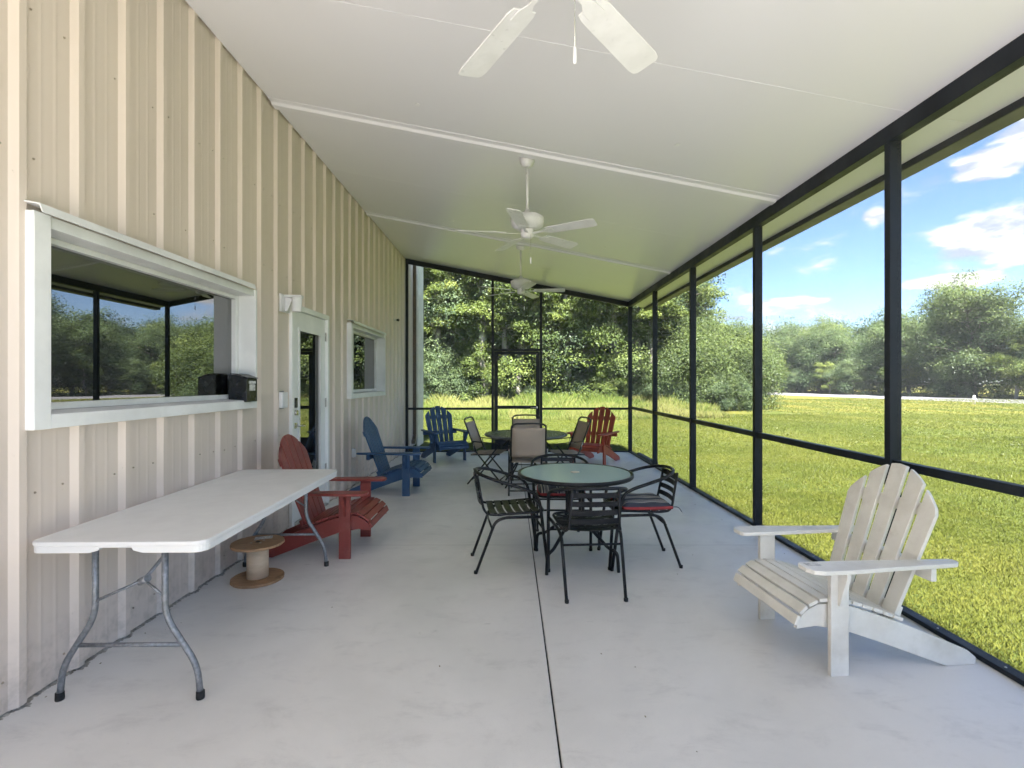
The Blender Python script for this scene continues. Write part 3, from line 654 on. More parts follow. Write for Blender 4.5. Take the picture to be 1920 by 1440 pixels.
# ================================================================ adirondack chairs
def curve_top(x):              # top edge of the side rails that carries the seat
    pts = [(.205, .235), (.19, .275), (.15, .318), (.09, .350), (0, .352), (-.10, .330), (-.2, .296), (-.33, .248), (-.42, .212)]
    pts = pts[::-1]
    for (x0, z0), (x1, z1) in zip(pts, pts[1:]):
        if x0 <= x <= x1: return z0 + (z1 - z0) * (x - x0) / (x1 - x0)
    return pts[0][1] if x < pts[0][0] else pts[-1][1]
def board(b, ol, t0, t1, mat=None, axis='y'): return b.prism(ol, t0, t1, axis, mat)
def adirondack(label, mat, loc, rz, group=None, gap=.012):
    t = thing('adirondack_chair', label, 'chair', loc, rz, group)
    W = .292
    for s in (-1, 1):
        # front leg: a board on edge, outside the side rail
        MB().box((-.047, s * W - .012, 0), (.047, s * W + .012, .518)).build('leg', mat, t, .003)
        # side rail: seat support running back to the floor
        ol = [(.20, .222), (.188, .268), (.15, .308), (.09, .338), (0, .340), (-.10, .318), (-.2, .284), (-.33, .236), (-.42, .200), (-.60, .125), (-.72, .072), (-.765, .035), (-.76, .0), (-.60, 0), (-.30, .115), (-.05, .205), (.10, .232)]
        board(MB(), ol, s * (W - .036) - .012, s * (W - .036) + .012).build('side_rail', mat, t, .003)
        # arm: board with shaped outline
        yo = lambda v: s * (W + v)
        ol = [(.17, -.052), (.185, -.03), (.188, .03), (.17, .066), (.13, .082), (.0, .082), (-.25, .060), (-.52, .045), (-.60, .036), (-.625, .015), (-.625, -.015), (-.60, -.028), (-.42, -.034), (.0, -.052)]
        MB().prism([(p[0], yo(p[1])) for p in ol], .5182, .5402, 'z').build('armrest', mat, t, .005)
        # bracket under the arm, outside the leg
        board(MB(), [(-.0, .5178), (.0, .36), (.01, .36), (.035, .46), (.062, .5178)], 0, .022, Matrix(((0, 0, 0, 0), (0, 0, 0, 0), (0, 0, 0, 0), (0, 0, 0, 0))) if False else None) if False else None
        MB().prism([(s * (W + .0125), .5178), (s * (W + .0125), .345), (s * (W + .022), .345), (s * (W + .045), .42), (s * (W + .072), .4985), (s * (W + .072), .5178)], -.011, .011, 'x').build('arm_bracket', mat, t, .002)
    # seat slats
    xs = []; L = [(.197, .226)]
    slat_w = .050
    # walk along the rail curve
    path = [(.205, .243), (.192, .285), (.152, .326), (.09, .354), (0, .357), (-.10, .334), (-.2, .300), (-.36, .240)]
    dist = [0]
    for (a, c), (d, e) in zip(path, path[1:]): dist.append(dist[-1] + math.hypot(d - a, e - c))
    def at(s_):
        for i in range(len(path) - 1):
            if s_ <= dist[i + 1] or i == len(path) - 2:
                u = (s_ - dist[i]) / (dist[i + 1] - dist[i]); return (path[i][0] + (path[i + 1][0] - path[i][0]) * u, path[i][1] + (path[i + 1][1] - path[i][1]) * u)
    n = 11; tot = dist[-1]; step = tot / n; wslat = step - .008
    for k in range(n):
        s0 = k * step; a = at(s0); c = at(s0 + wslat); dx, dz = c[0] - a[0], c[1] - a[1]; l = math.hypot(dx, dz); nx, nz = -dz / l, dx / l
        if nz < 0: nx, nz = -nx, -nz
        h = .017; o = -.003
        ol = [(a[0] + nx * o, a[1] + nz * o), (c[0] + nx * o, c[1] + nz * o), (c[0] + nx * (o + h), c[1] + nz * (o + h)), (a[0] + nx * (o + h), a[1] + nz * (o + h))]
        MB().prism(ol, -W + .0125, W - .0125).build('seat_slat', mat, t, .003)
    # back slats, fanned, leaning back about 19 degrees
    lean = R(19.5); bx, bz = -.335, .215
    mt = Matrix.Translation((bx, 0, bz)) @ Matrix.Rotation(-lean, 4, 'Y')
    Lb = .80; wt = .100; wb = .078; n = 5
    def arc(y):                # top outline of the whole back
        return .805 - 1.9 * max(0, abs(y) - .03) ** 1.75 * 1.0 - .1 * abs(y)
    for k in range(n):
        i = k - 2; cb_, ct = i * (wb + gap), i * (wt + gap * 1.25)
        def ye(z, sd): f = z / Lb; return (cb_ + (ct - cb_) * f) + sd * (wb + (wt - wb) * f) / 2
        ol = [(ye(0, -1), 0), (ye(0, 1), 0)]
        zr = arc(ye(.75, 1)); zl = arc(ye(.75, -1))
        ol += [(ye(zr, 1), zr)]
        for u in (.75, .5, .25): yy = ye(.75, -1) + (ye(.75, 1) - ye(.75, -1)) * u; ol.append((yy, arc(yy)))
        ol += [(ye(zl, -1), zl)]
        MB().prism(ol, -.010, .010, 'x', mt).build('back_slat', mat, t, .003)
    # braces behind the slats
    MB().box((-.034, -.235, .02), (-.0105, .235, .09), mt).build('back_brace', mat, t, .003)
    MB().prism([(-.335, -.035), (-.31, -.055), (-.2, -.06), (.2, -.06), (.31, -.055), (.335, -.035), (.335, -.008), (-.335, -.008)], .455, .5178, 'z', Matrix(((0, 1, 0, bx - .108), (1, 0, 0, 0), (0, 0, 1, 0), (0, 0, 0, 1)))).build('back_brace', mat, t, .003)
    MB().box((-.032, -.235, .56), (-.0105, .235, .625), mt).build('back_brace', mat, t, .003)
    # cross board between the rails at the front
    return t
white = adirondack('weathered white adirondack chair by the screen wall', 'adk_white', (1.572, 2.735, 0), R(185.2), gap=.022)
MB().box((.09, .262, .5404), (.16, .30, .5412)).build('sticker', 'sticker', white)
red = adirondack('dark red adirondack chair with its back to the glass door, beside the folding table', 'adk_red', (-1.338, 4.345, 0), R(0), 'red adirondack chairs', gap=.011)
blue = adirondack('slate blue adirondack chair side-on under the small window', 'adk_blue', (-1.296, 6.567, 0), R(-2), 'blue adirondack chairs', gap=.013)
copy_tree(blue, (-1.087, 9.0, 0), R(-60), 'slate blue adirondack chair in the corner by the downspout, facing the porch')
adirondack('red adirondack chair, coloured as if lit, in the far corner beside the screen post', 'adk_red_lit', (1.365, 8.74, 0), R(-124), 'red adirondack chairs', gap=.016)

# ================================================================ white folding table
ft = thing('folding_table', 'long white plastic folding table against the ribbed wall', 'table', (-1.728, 3.075, 0), R(1.0))
def rrect(hx, hy, r, n=6):
    o = []
    for cx, cy, a0 in ((hx - r, hy - r, 0), (-hx + r, hy - r, 90), (-hx + r, -hy + r, 180), (hx - r, -hy + r, 270)):
        for k in range(n + 1): a = R(a0 + 90 * k / n); o.append((cx + r * math.cos(a), cy + r * math.sin(a)))
    return o
HX, HY = .382, .905
MB().prism(rrect(HX, HY, .055), .715, .737, 'z').build('tabletop', 'plastic_white', ft, .006, 3)
b = MB()
outer = rrect(HX - .004, HY - .004, .052); inner = rrect(HX - .028, HY - .028, .035); n = len(outer)
def skirt_z(p):
    x, y = p
    return .711 if (abs(x) < .07 and abs(y) > HY - .06) else (.699 if (abs(x) < .11 and abs(y) > HY - .06) else .688)
# dense outline so that the handle recess shows
def dens_(o):
    r = []
    for i in range(len(o)):
        a, c = o[i], o[(i + 1) % len(o)]; r.append(a)
        if abs(a[1] - c[1]) < 1e-6 and abs(a[0] - c[0]) > .3:
            s = 1 if c[0] > a[0] else -1
            for q in (-.115, -.075, -.069, .069, .075, .115): r.append((s * q, a[1]))
    return r
O_ = dens_(outer); I_ = dens_(inner); n = len(O_)
vs = [(p[0], p[1], .716) for p in O_] + [(p[0], p[1], skirt_z(p)) for p in O_] + [(q[0], q[1], skirt_z(p)) for p, q in zip(O_, I_)] + [(q[0], q[1], .716) for q in I_]
fs = []
for i in range(n):
    j = (i + 1) % n
    for l in range(3): fs.append((l * n + i, (l + 1) * n + i, (l + 1) * n + j, l * n + j))
b.add(vs, fs).build('table_skirt', 'plastic_white', ft)
for s in (-1, 1):
    yb = s * .815
    g = partempty('leg_frame', ft)
    for sx in (-1, 1):
        p = fillet([(sx * .155, yb, .714), (sx * .155, yb, .375), (sx * .300, yb, .150), (sx * .313, yb, .012)], .07)
        lg = MB().tube(p, .0135, 12).build('leg', 'grey_tube', g)
        MB().lathe([(.017, 0), (.018, .005), (.0175, .034), (.0145, .036)], 14, (sx * .313, yb)).build('rubber_foot', 'rubber', g)
    MB().tube([(-.235, yb, .245), (.235, yb, .245)], .0095, 10).build('stretcher', 'grey_tube', g)
    MB().tube([(-.150, yb, .445), (.055, yb - s * .012, .535)], .011, 10, flat=.6).tube([(.055, yb - s * .012, .535), (.085, yb - s * .30, .705)], .010, 10, flat=.6).tube([(.055, yb - s * .012, .53), (.148, yb, .465)], .006, 8).tube([(.03, yb - s * .02, .52), (.078, yb, .545)], .017, 10).build('folding_brace', 'grey_tube', g)
    MB().tube([(-.18, yb, .703), (.18, yb, .703)], .012, 10).build('hinge_tube', 'grey_tube', g)
for s in (-1, 1): MB().box((s * .30 - .01, -.84, .690), (s * .30 + .01, .84, .7145)).build('side_rail', 'grey_tube', ft, .002)

# ================================================================ cable spool
spn = thing('cable_spool', 'small wooden cable spool standing under the far end of the folding table', 'spool', (-1.832, 3.635, 0), R(20))
def wob(r, z, seed):
    rr = random.Random(seed); return [((r + rr.uniform(-.002, .002)) * math.cos(2 * PI * k / 48), (r + rr.uniform(-.002, .002)) * math.sin(2 * PI * k / 48)) for k in range(48)]
MB().prism(wob(.177, 0, 1), 0, .019, 'z').build('flange', 'wood', spn, .003)
MB().prism(wob(.177, 0, 2), .252, .271, 'z').build('flange', 'wood', spn, .003)
MB().lathe([(.073, .0192), (.073, .2518)], 40).build('core', 'cardboard', spn)
MB().lathe([(.017, .2705), (.017, .2716)], 20).build('hub_hole_disc', 'rubber', spn)  # flat black disc painting the dark of an open hole
MB().box((-.03, .055, .2712), (.09, .125, .2718)).build('paper_label', 'sticker', spn)
for k in range(4):
    a = k * PI / 2 + .5; MB().lathe([(.009, .271), (.009, .274), (.005, .276)], 10, (.045 * math.cos(a), .045 * math.sin(a))).build('bolt', 'rust', spn)

# ================================================================ round glass table
gt = thing('glass_patio_table', 'round patio table with frosted green glass top and black rim', 'table', (.515, 4.0, 0), R(5))
MB().lathe([(.432, .682), (.450, .682), (.457, .688), (.457, .7105), (.450, .7135), (.436, .7115), (.432, .705)], 80).build('rim', 'black_metal', gt)
b = MB(); n = 72
vs = []
for rr_, z in ((.03, .704), (.4315, .704), (.4315, .7095), (.03, .7095)):
    vs += [(rr_ * math.cos(2 * PI * k / n), rr_ * math.sin(2 * PI * k / n), z) for k in range(n)]
b.add(vs, [(l * n + k, l * n + (k + 1) % n, ((l + 1) % 4) * n + (k + 1) % n, ((l + 1) % 4) * n + k) for l in range(4) for k in range(n)], False)
b.build('glass_top', 'frost', gt)
MB().lathe([(.022, .7085), (.036, .7098), (.036, .712), (.024, .7125)], 28).build('umbrella_ring', 'tan_plastic', gt)
b = MB()
for k in range(4):
    a = k * PI / 2 + .15; b.tube([(0.05 * math.cos(a), .05 * math.sin(a), .696), (.435 * math.cos(a), .435 * math.sin(a), .697)], .0065, 8, flat=.9)
b.build('top_brace', 'black_metal', gt)
for k in range(4):
    a = k * PI / 2 + PI / 4; c, s = math.cos(a), math.sin(a)
    p = fillet([(.075 * c, .075 * s, .69), (.075 * c, .075 * s, .34), (.30 * c, .30 * s, .165), (.375 * c, .375 * s, .15), (.385 * c, .385 * s, .004)], .07)
    MB().tube(p, .0125, 10).build('leg', 'black_metal', gt)
MB().tube([(.075 * math.cos(PI / 4 + 2 * PI * k / 24), .075 * math.sin(PI / 4 + 2 * PI * k / 24), .30) for k in range(24)], .006, 8, closed=True).build('leg_ring', 'black_metal', gt)

# ================================================================ black slatted bistro chairs
def bistro(label, loc, rz):
    t = thing('bistro_chair', label, 'chair', loc, rz, 'black slatted metal armchairs round the glass table')
    m = 'black_metal'; r = .0125
    # front legs and arms form one loop round the back
    half = [(.27, .235, .0), (.205, .245, .50), (.185, .247, .575), (.12, .256, .62), (-.02, .262, .668), (-.13, .245, .70), (-.21, .185, .722), (-.255, .095, .732), (-.268, 0, .735)]
    pts = half + [(x, -y, z) for x, y, z in half[::-1][1:]]
    MB().tube(fillet(pts, .09, 6), r, 10).build('arm_loop', m, t)
    # rear legs bend under the seat
    for s in (-1, 1):
        MB().tube(fillet([(-.275, s * .195, 0), (-.13, s * .205, .385), (-.06, s * .215, .415), (.215, s * .232, .415)], .05), .011, 10).build('leg', m, t)
    MB().tube([(-.20, -.2, .20), (-.20, .2, .20)], .0, 3) if False else None
    MB().tube([(-.155, -.205, .335), (-.155, .205, .335)], .008, 8).build('stretcher', m, t)
    MB().tube([(.225, -.238, .33), (.225, .238, .33)], .008, 8).build('stretcher', m, t)
    # seat loop and back uprights in one bent tube
    sp_ = [(-.262, .155, .725), (-.215, .170, .47), (-.185, .185, .437), (-.12, .198, .432), (.20, .212, .448), (.245, .17, .448), (.25, 0, .448)]
    pts = sp_ + [(x, -y, z) for x, y, z in sp_[::-1][1:]]
    MB().tube(fillet(pts, .05, 5), .0095, 10).build('seat_frame', m, t)
    # curved seat slats
    n = 6
    for k in range(n):
        x0 = -.165 + k * .066; b = MB(); w = .052; vs = []; q = 9
        yw = .198 + .012 * k / n
        if k == n - 1: yw = .19
        for i in range(q):
            y = -yw + 2 * yw * i / (q - 1); z = .443 - .016 * (1 - (y / yw) ** 2) + .004 * k / n; 
            for dx, dz in ((0, 0), (w, 0), (w, .004), (0, .004)): vs.append((x0 + dx, y, z + dz))
        fs = [(i * 4 + a, i * 4 + (a + 1) % 4, (i + 1) * 4 + (a + 1) % 4, (i + 1) * 4 + a) for i in range(q - 1) for a in range(4)] + [(3, 2, 1, 0), tuple(4 * (q - 1) + a for a in range(4))]
        b.add(vs, fs, False).build('seat_slat', m, t)
    # back slats
    for k in range(4):
        z0 = .495 + k * .059; b = MB(); vs = []; q = 9; h = .036; xb = -.2185 - (z0 - .47) * .175; yw = .168 - (z0 - .47) * .05
        for i in range(q):
            y = -yw + 2 * yw * i / (q - 1); x = xb - .022 * (1 - (y / yw) ** 2)
            for dx, dz in ((0, 0), (.004, 0), (.004 - .006, h), (-.006, h)): vs.append((x + dx, y, z0 + dz))
        fs = [(i * 4 + a, i * 4 + (a + 1) % 4, (i + 1) * 4 + (a + 1) % 4, (i + 1) * 4 + a) for i in range(q - 1) for a in range(4)] + [(3, 2, 1, 0), tuple(4 * (q - 1) + a for a in range(4))]
        b.add(vs, fs, False).build('back_slat', m, t)
    for s in (-1, 1):
        for x, y in ((.27, .235), (-.275, .195)): MB().lathe([(.014, 0), (.0145, .02), (.0125, .022)], 10, (x, s * y)).build('foot_cap', 'rubber', t)
    return t
bc = bistro('black slatted metal armchair with bare seat left of the glass table', (-.013, 3.97, 0), R(8))
copy_tree(bc, (.54, 3.53, 0), R(94), 'black slatted metal armchair with its back to the camera, nearest the glass table')
cb_ = copy_tree(bc, (1.03, 4.04, 0), R(182), 'black slatted metal armchair right of the glass table holding a red edged cushion')
cd_ = copy_tree(bc, (.45, 4.52, 0), R(-91), 'black slatted metal armchair on the far side of the glass table')
def cushion(label, loc, rz):
    t = thing('seat_cushion', label, 'cushion', loc, rz, 'striped seat cushions')
    n = 20; b = MB(); vs = []; fs = []
    for j in range(n + 1):
        for i in range(n + 1):
            u, v = -1 + 2 * i / n, -1 + 2 * j / n
            x = .20 * u * math.sqrt(1 - v * v * .12); y = .205 * v * math.sqrt(1 - u * u * .12)
            e = max(0, 1 - max(abs(u), abs(v)) ** 5); z = .016 + .030 * e ** .5 + .003 * math.sin(7 * u) * math.sin(6 * v)
            vs.append((x, y, z))
    for j in range(n):
        for i in range(n): a = j * (n + 1) + i; fs.append((a, a + 1, a + n + 2, a + n + 1))
    b.add(vs, fs, True).build('cushion_top', 'stripe', t)
    b = MB(); ring = []
    per = [(-1 + 2 * i / n, -1) for i in range(n)] + [(1, -1 + 2 * i / n) for i in range(n)] + [(1 - 2 * i / n, 1) for i in range(n)] + [(-1, 1 - 2 * i / n) for i in range(n)]
    vs = []
    for sc_, z in ((1.0, .017), (1.035, .012), (1.03, -.004), (.9, -.012)):
        for u, v in per: vs.append((.20 * sc_ * u * math.sqrt(1 - v * v * .12), .205 * sc_ * v * math.sqrt(1 - u * u * .12), z))
    m_ = len(per)
    b.add(vs, [(l * m_ + k, (l + 1) * m_ + k, (l + 1) * m_ + (k + 1) % m_, l * m_ + (k + 1) % m_) for l in range(3) for k in range(m_)] + [tuple(3 * m_ + k for k in range(m_))], True)
    b.build('cushion_side', 'red_cloth', t)
    for s in (-1, 1):
        MB().tube(fillet([(-.195, s * .17, .005), (-.235, s * .20, .012), (-.255, s * .235, -.03)], .02), .003, 6).build('tie', 'stripe', t)
    return t
c1 = cushion('striped seat cushion with red edge on the chair right of the table', (1.045, 4.04, .456), R(184))
copy_tree(c1, (.45, 4.50, .456), R(-91), 'striped seat cushion half hidden beneath the far rim of the glass table')

# ================================================================ far grey table and folding sling chairs
gg = thing('grey_patio_table', 'dark grey round patio table between four taupe folding chairs', 'table', (.216, 7.0, 0))
MB().lathe([(.55, .682), (.570, .684), (.578, .692), (.578, .706), (.570, .713), (.02, .714)], 80, smooth=False).build('tabletop', 'grey_top', gg)
for k in range(4):
    a = k * PI / 2 + PI / 4; c, s = math.cos(a), math.sin(a)
    MB().tube(fillet([(.30 * c, .30 * s, .682), (.12 * c, .12 * s, .36), (.40 * c, .40 * s, .003)], .12), .012, 10).build('leg', 'sling_frame', gg)
MB().tube([(.15 * math.cos(2 * PI * k / 24), .15 * math.sin(2 * PI * k / 24), .36) for k in range(24)], .007, 8, closed=True).build('leg_ring', 'sling_frame', gg)
def sling(label, loc, rz):
    t = thing('folding_chair', label, 'chair', loc, rz, 'taupe folding sling chairs round the grey table')
    m = 'sling_frame'; W = .235; r = .0115
    # back frame: inverted U that continues down as the front legs
    ptb = [(.255, W - .02, .0), (-.125, W - .02, .44), (-.30, W - .02, .885), (-.305, W - .07, .91), (-.305, 0, .915)]
    ptb = ptb + [(x, -y, z) for x, y, z in ptb[::-1][1:]]
    MB().tube(fillet(ptb, .05, 5), r, 10).build('back_frame', m, t)
    for s in (-1, 1):
        MB().tube([(-.245, s * (W + .012), 0), (.215, s * (W + .012), .555)], r, 10).build('leg', m, t)
        MB().tube(fillet([(-.185, s * (W + .012), .60), (.20, s * (W + .012), .575), (.245, s * (W + .012), .56), (.248, s * (W + .012), .53)], .03), .0125, 10, flat=.6).build('armrest', m, t)
        MB().tube([(-.20, s * (W - .002), .41), (.215, s * (W - .002), .425)], .010, 8).build('seat_rail', m, t)
        MB().tube([(-.15, s * (W + .008), .475), (-.16, s * (W + .008), .60)], .005, 6).build('arm_link', 'chrome', t)
    MB().tube([(-.20, -W, .055), (-.20, W, .055)], .009, 8).tube([(.205, -W + .02, .06), (.205, W - .02, .06)], .009, 8).tube([(-.10, -W, .175), (-.10, W, .175)], .007, 8).build('stretcher', m, t)
    # sling: back and seat with slight sag
    def strip(p0, p1, sag, q=8):
        b = MB(); vs = []; w = W - .025
        for i in range(q + 1):
            u = i / q; x = p0[0] + (p1[0] - p0[0]) * u; z = p0[1] + (p1[1] - p0[1]) * u
            for j in range(7):
                v = -1 + 2 * j / 6; d = sag * (1 - v * v) * math.sin(PI * min(max(u, .05), .95))
                nx, nz = -(p1[1] - p0[1]), (p1[0] - p0[0]); l = math.hypot(nx, nz); vs.append((x + nx / l * d, v * w, z + nz / l * d))
        fs = [(i * 7 + j, i * 7 + j + 1, (i + 1) * 7 + j + 1, (i + 1) * 7 + j) for i in range(q) for j in range(6)]
        return b.add(vs, fs, True)
    o = strip((-.148, .475), (-.286, .855), .02).build('back_sling', 'sling', t); sm = o.modifiers.new('s', 'SOLIDIFY'); sm.thickness = .005
    o = strip((-.20, .415), (.215, .432), -.02).build('seat_sling', 'sling', t); sm = o.modifiers.new('s', 'SOLIDIFY'); sm.thickness = .005
    return t
sl = sling('taupe folding chair in front of the grey table with its back to the camera', (.228, 6.52, 0), R(90))
copy_tree(sl, (.25, 7.50, 0), R(-90), 'taupe folding chair behind the grey table facing the camera')
copy_tree(sl, (-.31, 7.2, 0), R(-12), 'taupe folding chair left of the grey table beside the corner blue chair')
copy_tree(sl, (.79, 7.2, 0), R(194), 'taupe folding chair right of the grey table in front of the red chair')

# ================================================================ vegetation
def quads_object(name, C, U, V, tint, mat, parent=None, D=None):
    n = len(C); P = np.empty((n, 4, 3), np.float32)
    P[:, 0] = C - U; P[:, 1] = C - V * .9; P[:, 2] = C + U; P[:, 3] = C + V
    me = bpy.data.meshes.new(name); me.vertices.add(4 * n); me.vertices.foreach_set('co', P.ravel())
    me.loops.add(4 * n); me.loops.foreach_set('vertex_index', np.arange(4 * n, dtype=np.int32))
    me.polygons.add(n); me.polygons.foreach_set('loop_start', np.arange(0, 4 * n, 4, dtype=np.int32))
    at = me.attributes.new('tint', 'FLOAT', 'POINT'); at.data.foreach_set('value', np.repeat(tint, 4).astype(np.float32))
    if D is not None:
        a2 = me.attributes.new('soft', 'FLOAT_VECTOR', 'POINT'); a2.data.foreach_set('vector', np.repeat(unit(D + np.array([0, 0, .25])), 4, axis=0).astype(np.float32).ravel())
    me.update(); me.materials.append(M[mat])
    o = bpy.data.objects.new(name, me); col.objects.link(o)
    if parent: o.parent = parent
    return o
def unit(a): return a / np.maximum(np.linalg.norm(a, axis=-1, keepdims=True), 1e-6)
def leaves(rng, centres, radii, tints, per, size, flat=.75):
    k = len(centres); idx = rng.choice(k, per, p=(radii ** 2) / (radii ** 2).sum())
    d = unit(rng.normal(size=(per, 3))); d[:, 2] = np.where(d[:, 2] < -.35, -d[:, 2] * .5, d[:, 2])
    rr = rng.uniform(.35, 1.0, per) ** .55 * (1 + rng.normal(0, .12, per))
    C = centres[idx] + d * (radii[idx] * rr)[:, None] * np.array([1, 1, flat])
    nrm = unit(d * .7 + rng.normal(size=(per, 3)) * .55 + np.array([0, 0, .45]))
    a = unit(np.cross(nrm, rng.normal(size=(per, 3)))); bb = np.cross(nrm, a)
    s = size * rng.uniform(.6, 1.35, per)[:, None]
    t = np.clip(tints[idx] + rng.normal(0, .13, per), 0, 1)
    return C, a * s, bb * s * .55, t, d
def limb_tube(b, p0, p1, r0, r1, rng, n=5, wob=.12):
    p0, p1 = np.array(p0, float), np.array(p1, float); L = np.linalg.norm(p1 - p0); pts = []
    for i in range(n + 1):
        u = i / n; q = p0 + (p1 - p0) * u + rng.normal(0, wob * L * .12, 3) * math.sin(PI * u); q[2] += .12 * L * math.sin(PI * u) * .5; pts.append(q)
    vs = []; fs = []; m = 6
    for i, q in enumerate(pts):
        tn = pts[min(i + 1, n)] - pts[max(i - 1, 0)]; tn = tn / np.linalg.norm(tn); up = np.array([0, 0, 1.]) if abs(tn[2]) < .9 else np.array([1., 0, 0])
        a = np.cross(tn, up); a /= np.linalg.norm(a); c = np.cross(tn, a); r = r0 + (r1 - r0) * i / n
        for k in range(m): vs.append(tuple(q + a * r * math.cos(2 * PI * k / m) + c * r * math.sin(2 * PI * k / m)))
    for i in range(n):
        for k in range(m): fs.append((i * m + k, i * m + (k + 1) % m, (i + 1) * m + (k + 1) % m, (i + 1) * m + k))
    b.add(vs, fs, True); return pts
def make_tree(name, label, seed, H, RC, base, nl, per, size, leafm, barkm, cat='tree', group=None, airy=1.0, clr=(.7, 1.3), flat=.95):
    rng = np.random.default_rng(seed); t = thing(name, label, cat, (0, 0, 0), 0, group); b = MB()
    top = np.array([rng.normal(0, .04 * H), rng.normal(0, .04 * H), H * .86])
    tr = limb_tube(b, (0, 0, -.2), top, H * .018 + .03, H * .004, rng, 8, .25)
    cs = []; 
    for i in range(nl):
        u = base + (1 - base) * (i + rng.uniform(0, 1)) / nl; q = tr[min(int(u * 8), 8)] * 1.0
        ang = i * 2.4 + rng.uniform(-.5, .5); prof = math.sin(PI * min(.97, .22 + .78 * (u - base) / (1 - base + 1e-6))) ** .6
        rad = RC * prof * rng.uniform(.6, 1.05); dz = rng.uniform(.0, .16) * H * (1.1 - u)
        e = q + np.array([math.cos(ang) * rad, math.sin(ang) * rad, dz]); lp = limb_tube(b, q, e, H * .006 + .012, .012, rng, 4, .5)
        cs.append(e); cs.append(lp[3] + rng.normal(0, .25, 3)); cs.append(lp[2] + rng.normal(0, .35, 3))
        for _ in range(2): cs.append(e + rng.normal(0, .38 * RC / 2.2, 3))
    cs.append(top + np.array([0, 0, H * .05])); cs = np.array(cs)
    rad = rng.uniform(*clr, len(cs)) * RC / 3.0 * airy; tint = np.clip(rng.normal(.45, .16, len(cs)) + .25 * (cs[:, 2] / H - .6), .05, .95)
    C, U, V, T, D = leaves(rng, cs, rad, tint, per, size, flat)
    quads_object('crown', C, U, V, T, leafm, t, D); b.build('trunk', barkm, t); return t
GF = 'woodland trees behind the end screen'
LF = {'a': 'tall broadleaf woodland tree standing behind the end screen', 'b': 'lighter green woodland tree at the edge of the woods',
      'c': 'dark leafy woodland tree deeper in the woods'}
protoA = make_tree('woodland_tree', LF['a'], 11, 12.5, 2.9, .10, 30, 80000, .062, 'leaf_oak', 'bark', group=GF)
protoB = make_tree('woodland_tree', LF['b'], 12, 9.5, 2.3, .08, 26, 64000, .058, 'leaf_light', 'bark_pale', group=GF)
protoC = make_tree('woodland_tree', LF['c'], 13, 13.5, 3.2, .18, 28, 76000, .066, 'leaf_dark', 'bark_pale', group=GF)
protoS = make_tree('woodland_shrub', 'leafy shrub at the foot of the woods behind the tall grass', 14, 3.4, 1.7, .06, 16, 30000, .048, 'leaf_dark', 'bark', 'shrub', 'shrubs along the edge of the woods', 1.15)
protoL = make_tree('woodland_shrub', 'pale green sapling at the foot of the woods behind the tall grass', 15, 4.2, 1.4, .10, 16, 24000, .05, 'leaf_light', 'bark_pale', 'shrub', 'shrubs along the edge of the woods', 1.0)
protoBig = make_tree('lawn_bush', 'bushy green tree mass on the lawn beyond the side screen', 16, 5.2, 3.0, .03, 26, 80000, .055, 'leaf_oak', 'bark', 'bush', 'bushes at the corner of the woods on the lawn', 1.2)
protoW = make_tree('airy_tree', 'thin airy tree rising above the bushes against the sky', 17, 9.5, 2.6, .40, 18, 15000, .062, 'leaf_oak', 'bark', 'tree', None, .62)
FG = 'trees along the far side of the road'
protoF = make_tree('roadside_tree', 'hazy green oak across the road', 18, 12.5, 5.6, .06, 30, 42000, .12, 'leaf_far', 'bark_pale', group=FG, airy=1.1)
protoG = make_tree('roadside_tree', 'hazy pale green tree with visible limbs across the road', 19, 12.0, 4.8, .12, 28, 36000, .12, 'leaf_far', 'bark_pale', group=FG, airy=.95)
protoN = make_tree('roadside_tree', 'tall roadside tree with loose upper branches at the right edge of the view', 20, 15, 5.5, .1, 30, 50000, .105, 'leaf_oak', 'bark', group=FG, airy=.95)
protoT = make_tree('slim_tree', 'slim pale trunked tree at the front edge of the woods', 23, 11.5, 1.7, .42, 16, 26000, .058, 'leaf_light', 'bark_pale', group='slim pale trunked trees at the front of the woods', airy=.8)
rf = random.Random(21)
first = {}
def put(proto, x, y, label=None, s=None, rz=None, sz=None):
    s = s or rf.uniform(.88, 1.14); sz = sz or s * rf.uniform(.93, 1.08); rz = rf.uniform(0, 2 * PI) if rz is None else rz
    if proto.name not in first:
        first[proto.name] = 1; proto.location = (x, y, GZ); proto.rotation_euler = (0, 0, rz); proto.scale = (s, s, sz)
        if label: proto['label'] = label
        return proto
    return copy_tree(proto, (x, y, GZ), rz, label or proto['label'], None, (s, s, sz))
# woods behind the end screen
def row(n, xa, xb, y, jy, protos, s0, s1):
    for k in range(n):
        x = xa + (xb - xa) * (k + rf.uniform(.2, .8)) / n; put(protos[k % len(protos)], x, y + rf.uniform(-jy, jy) + .2 * max(0, x - 5), s=rf.uniform(s0, s1))
row(15, -14, 8.2, 27.8, 1.0, [protoB, protoA, protoB, protoC], .85, 1.15)
row(13, -16, 9.2, 31.5, 1.1, [protoC, protoA, protoB], .95, 1.15)
row(12, -18, 10.5, 36.0, 1.3, [protoA, protoC], 1.05, 1.25)
row(10, -22, 12, 42, 1.3, [protoC, protoA], 1.2, 1.35)
row(16, -10, 8, 26.0, .7, [protoT], .8, 1.15)
row(20, -13, 9, 25.9, .8, [protoS, protoL, protoS], .35, .95)
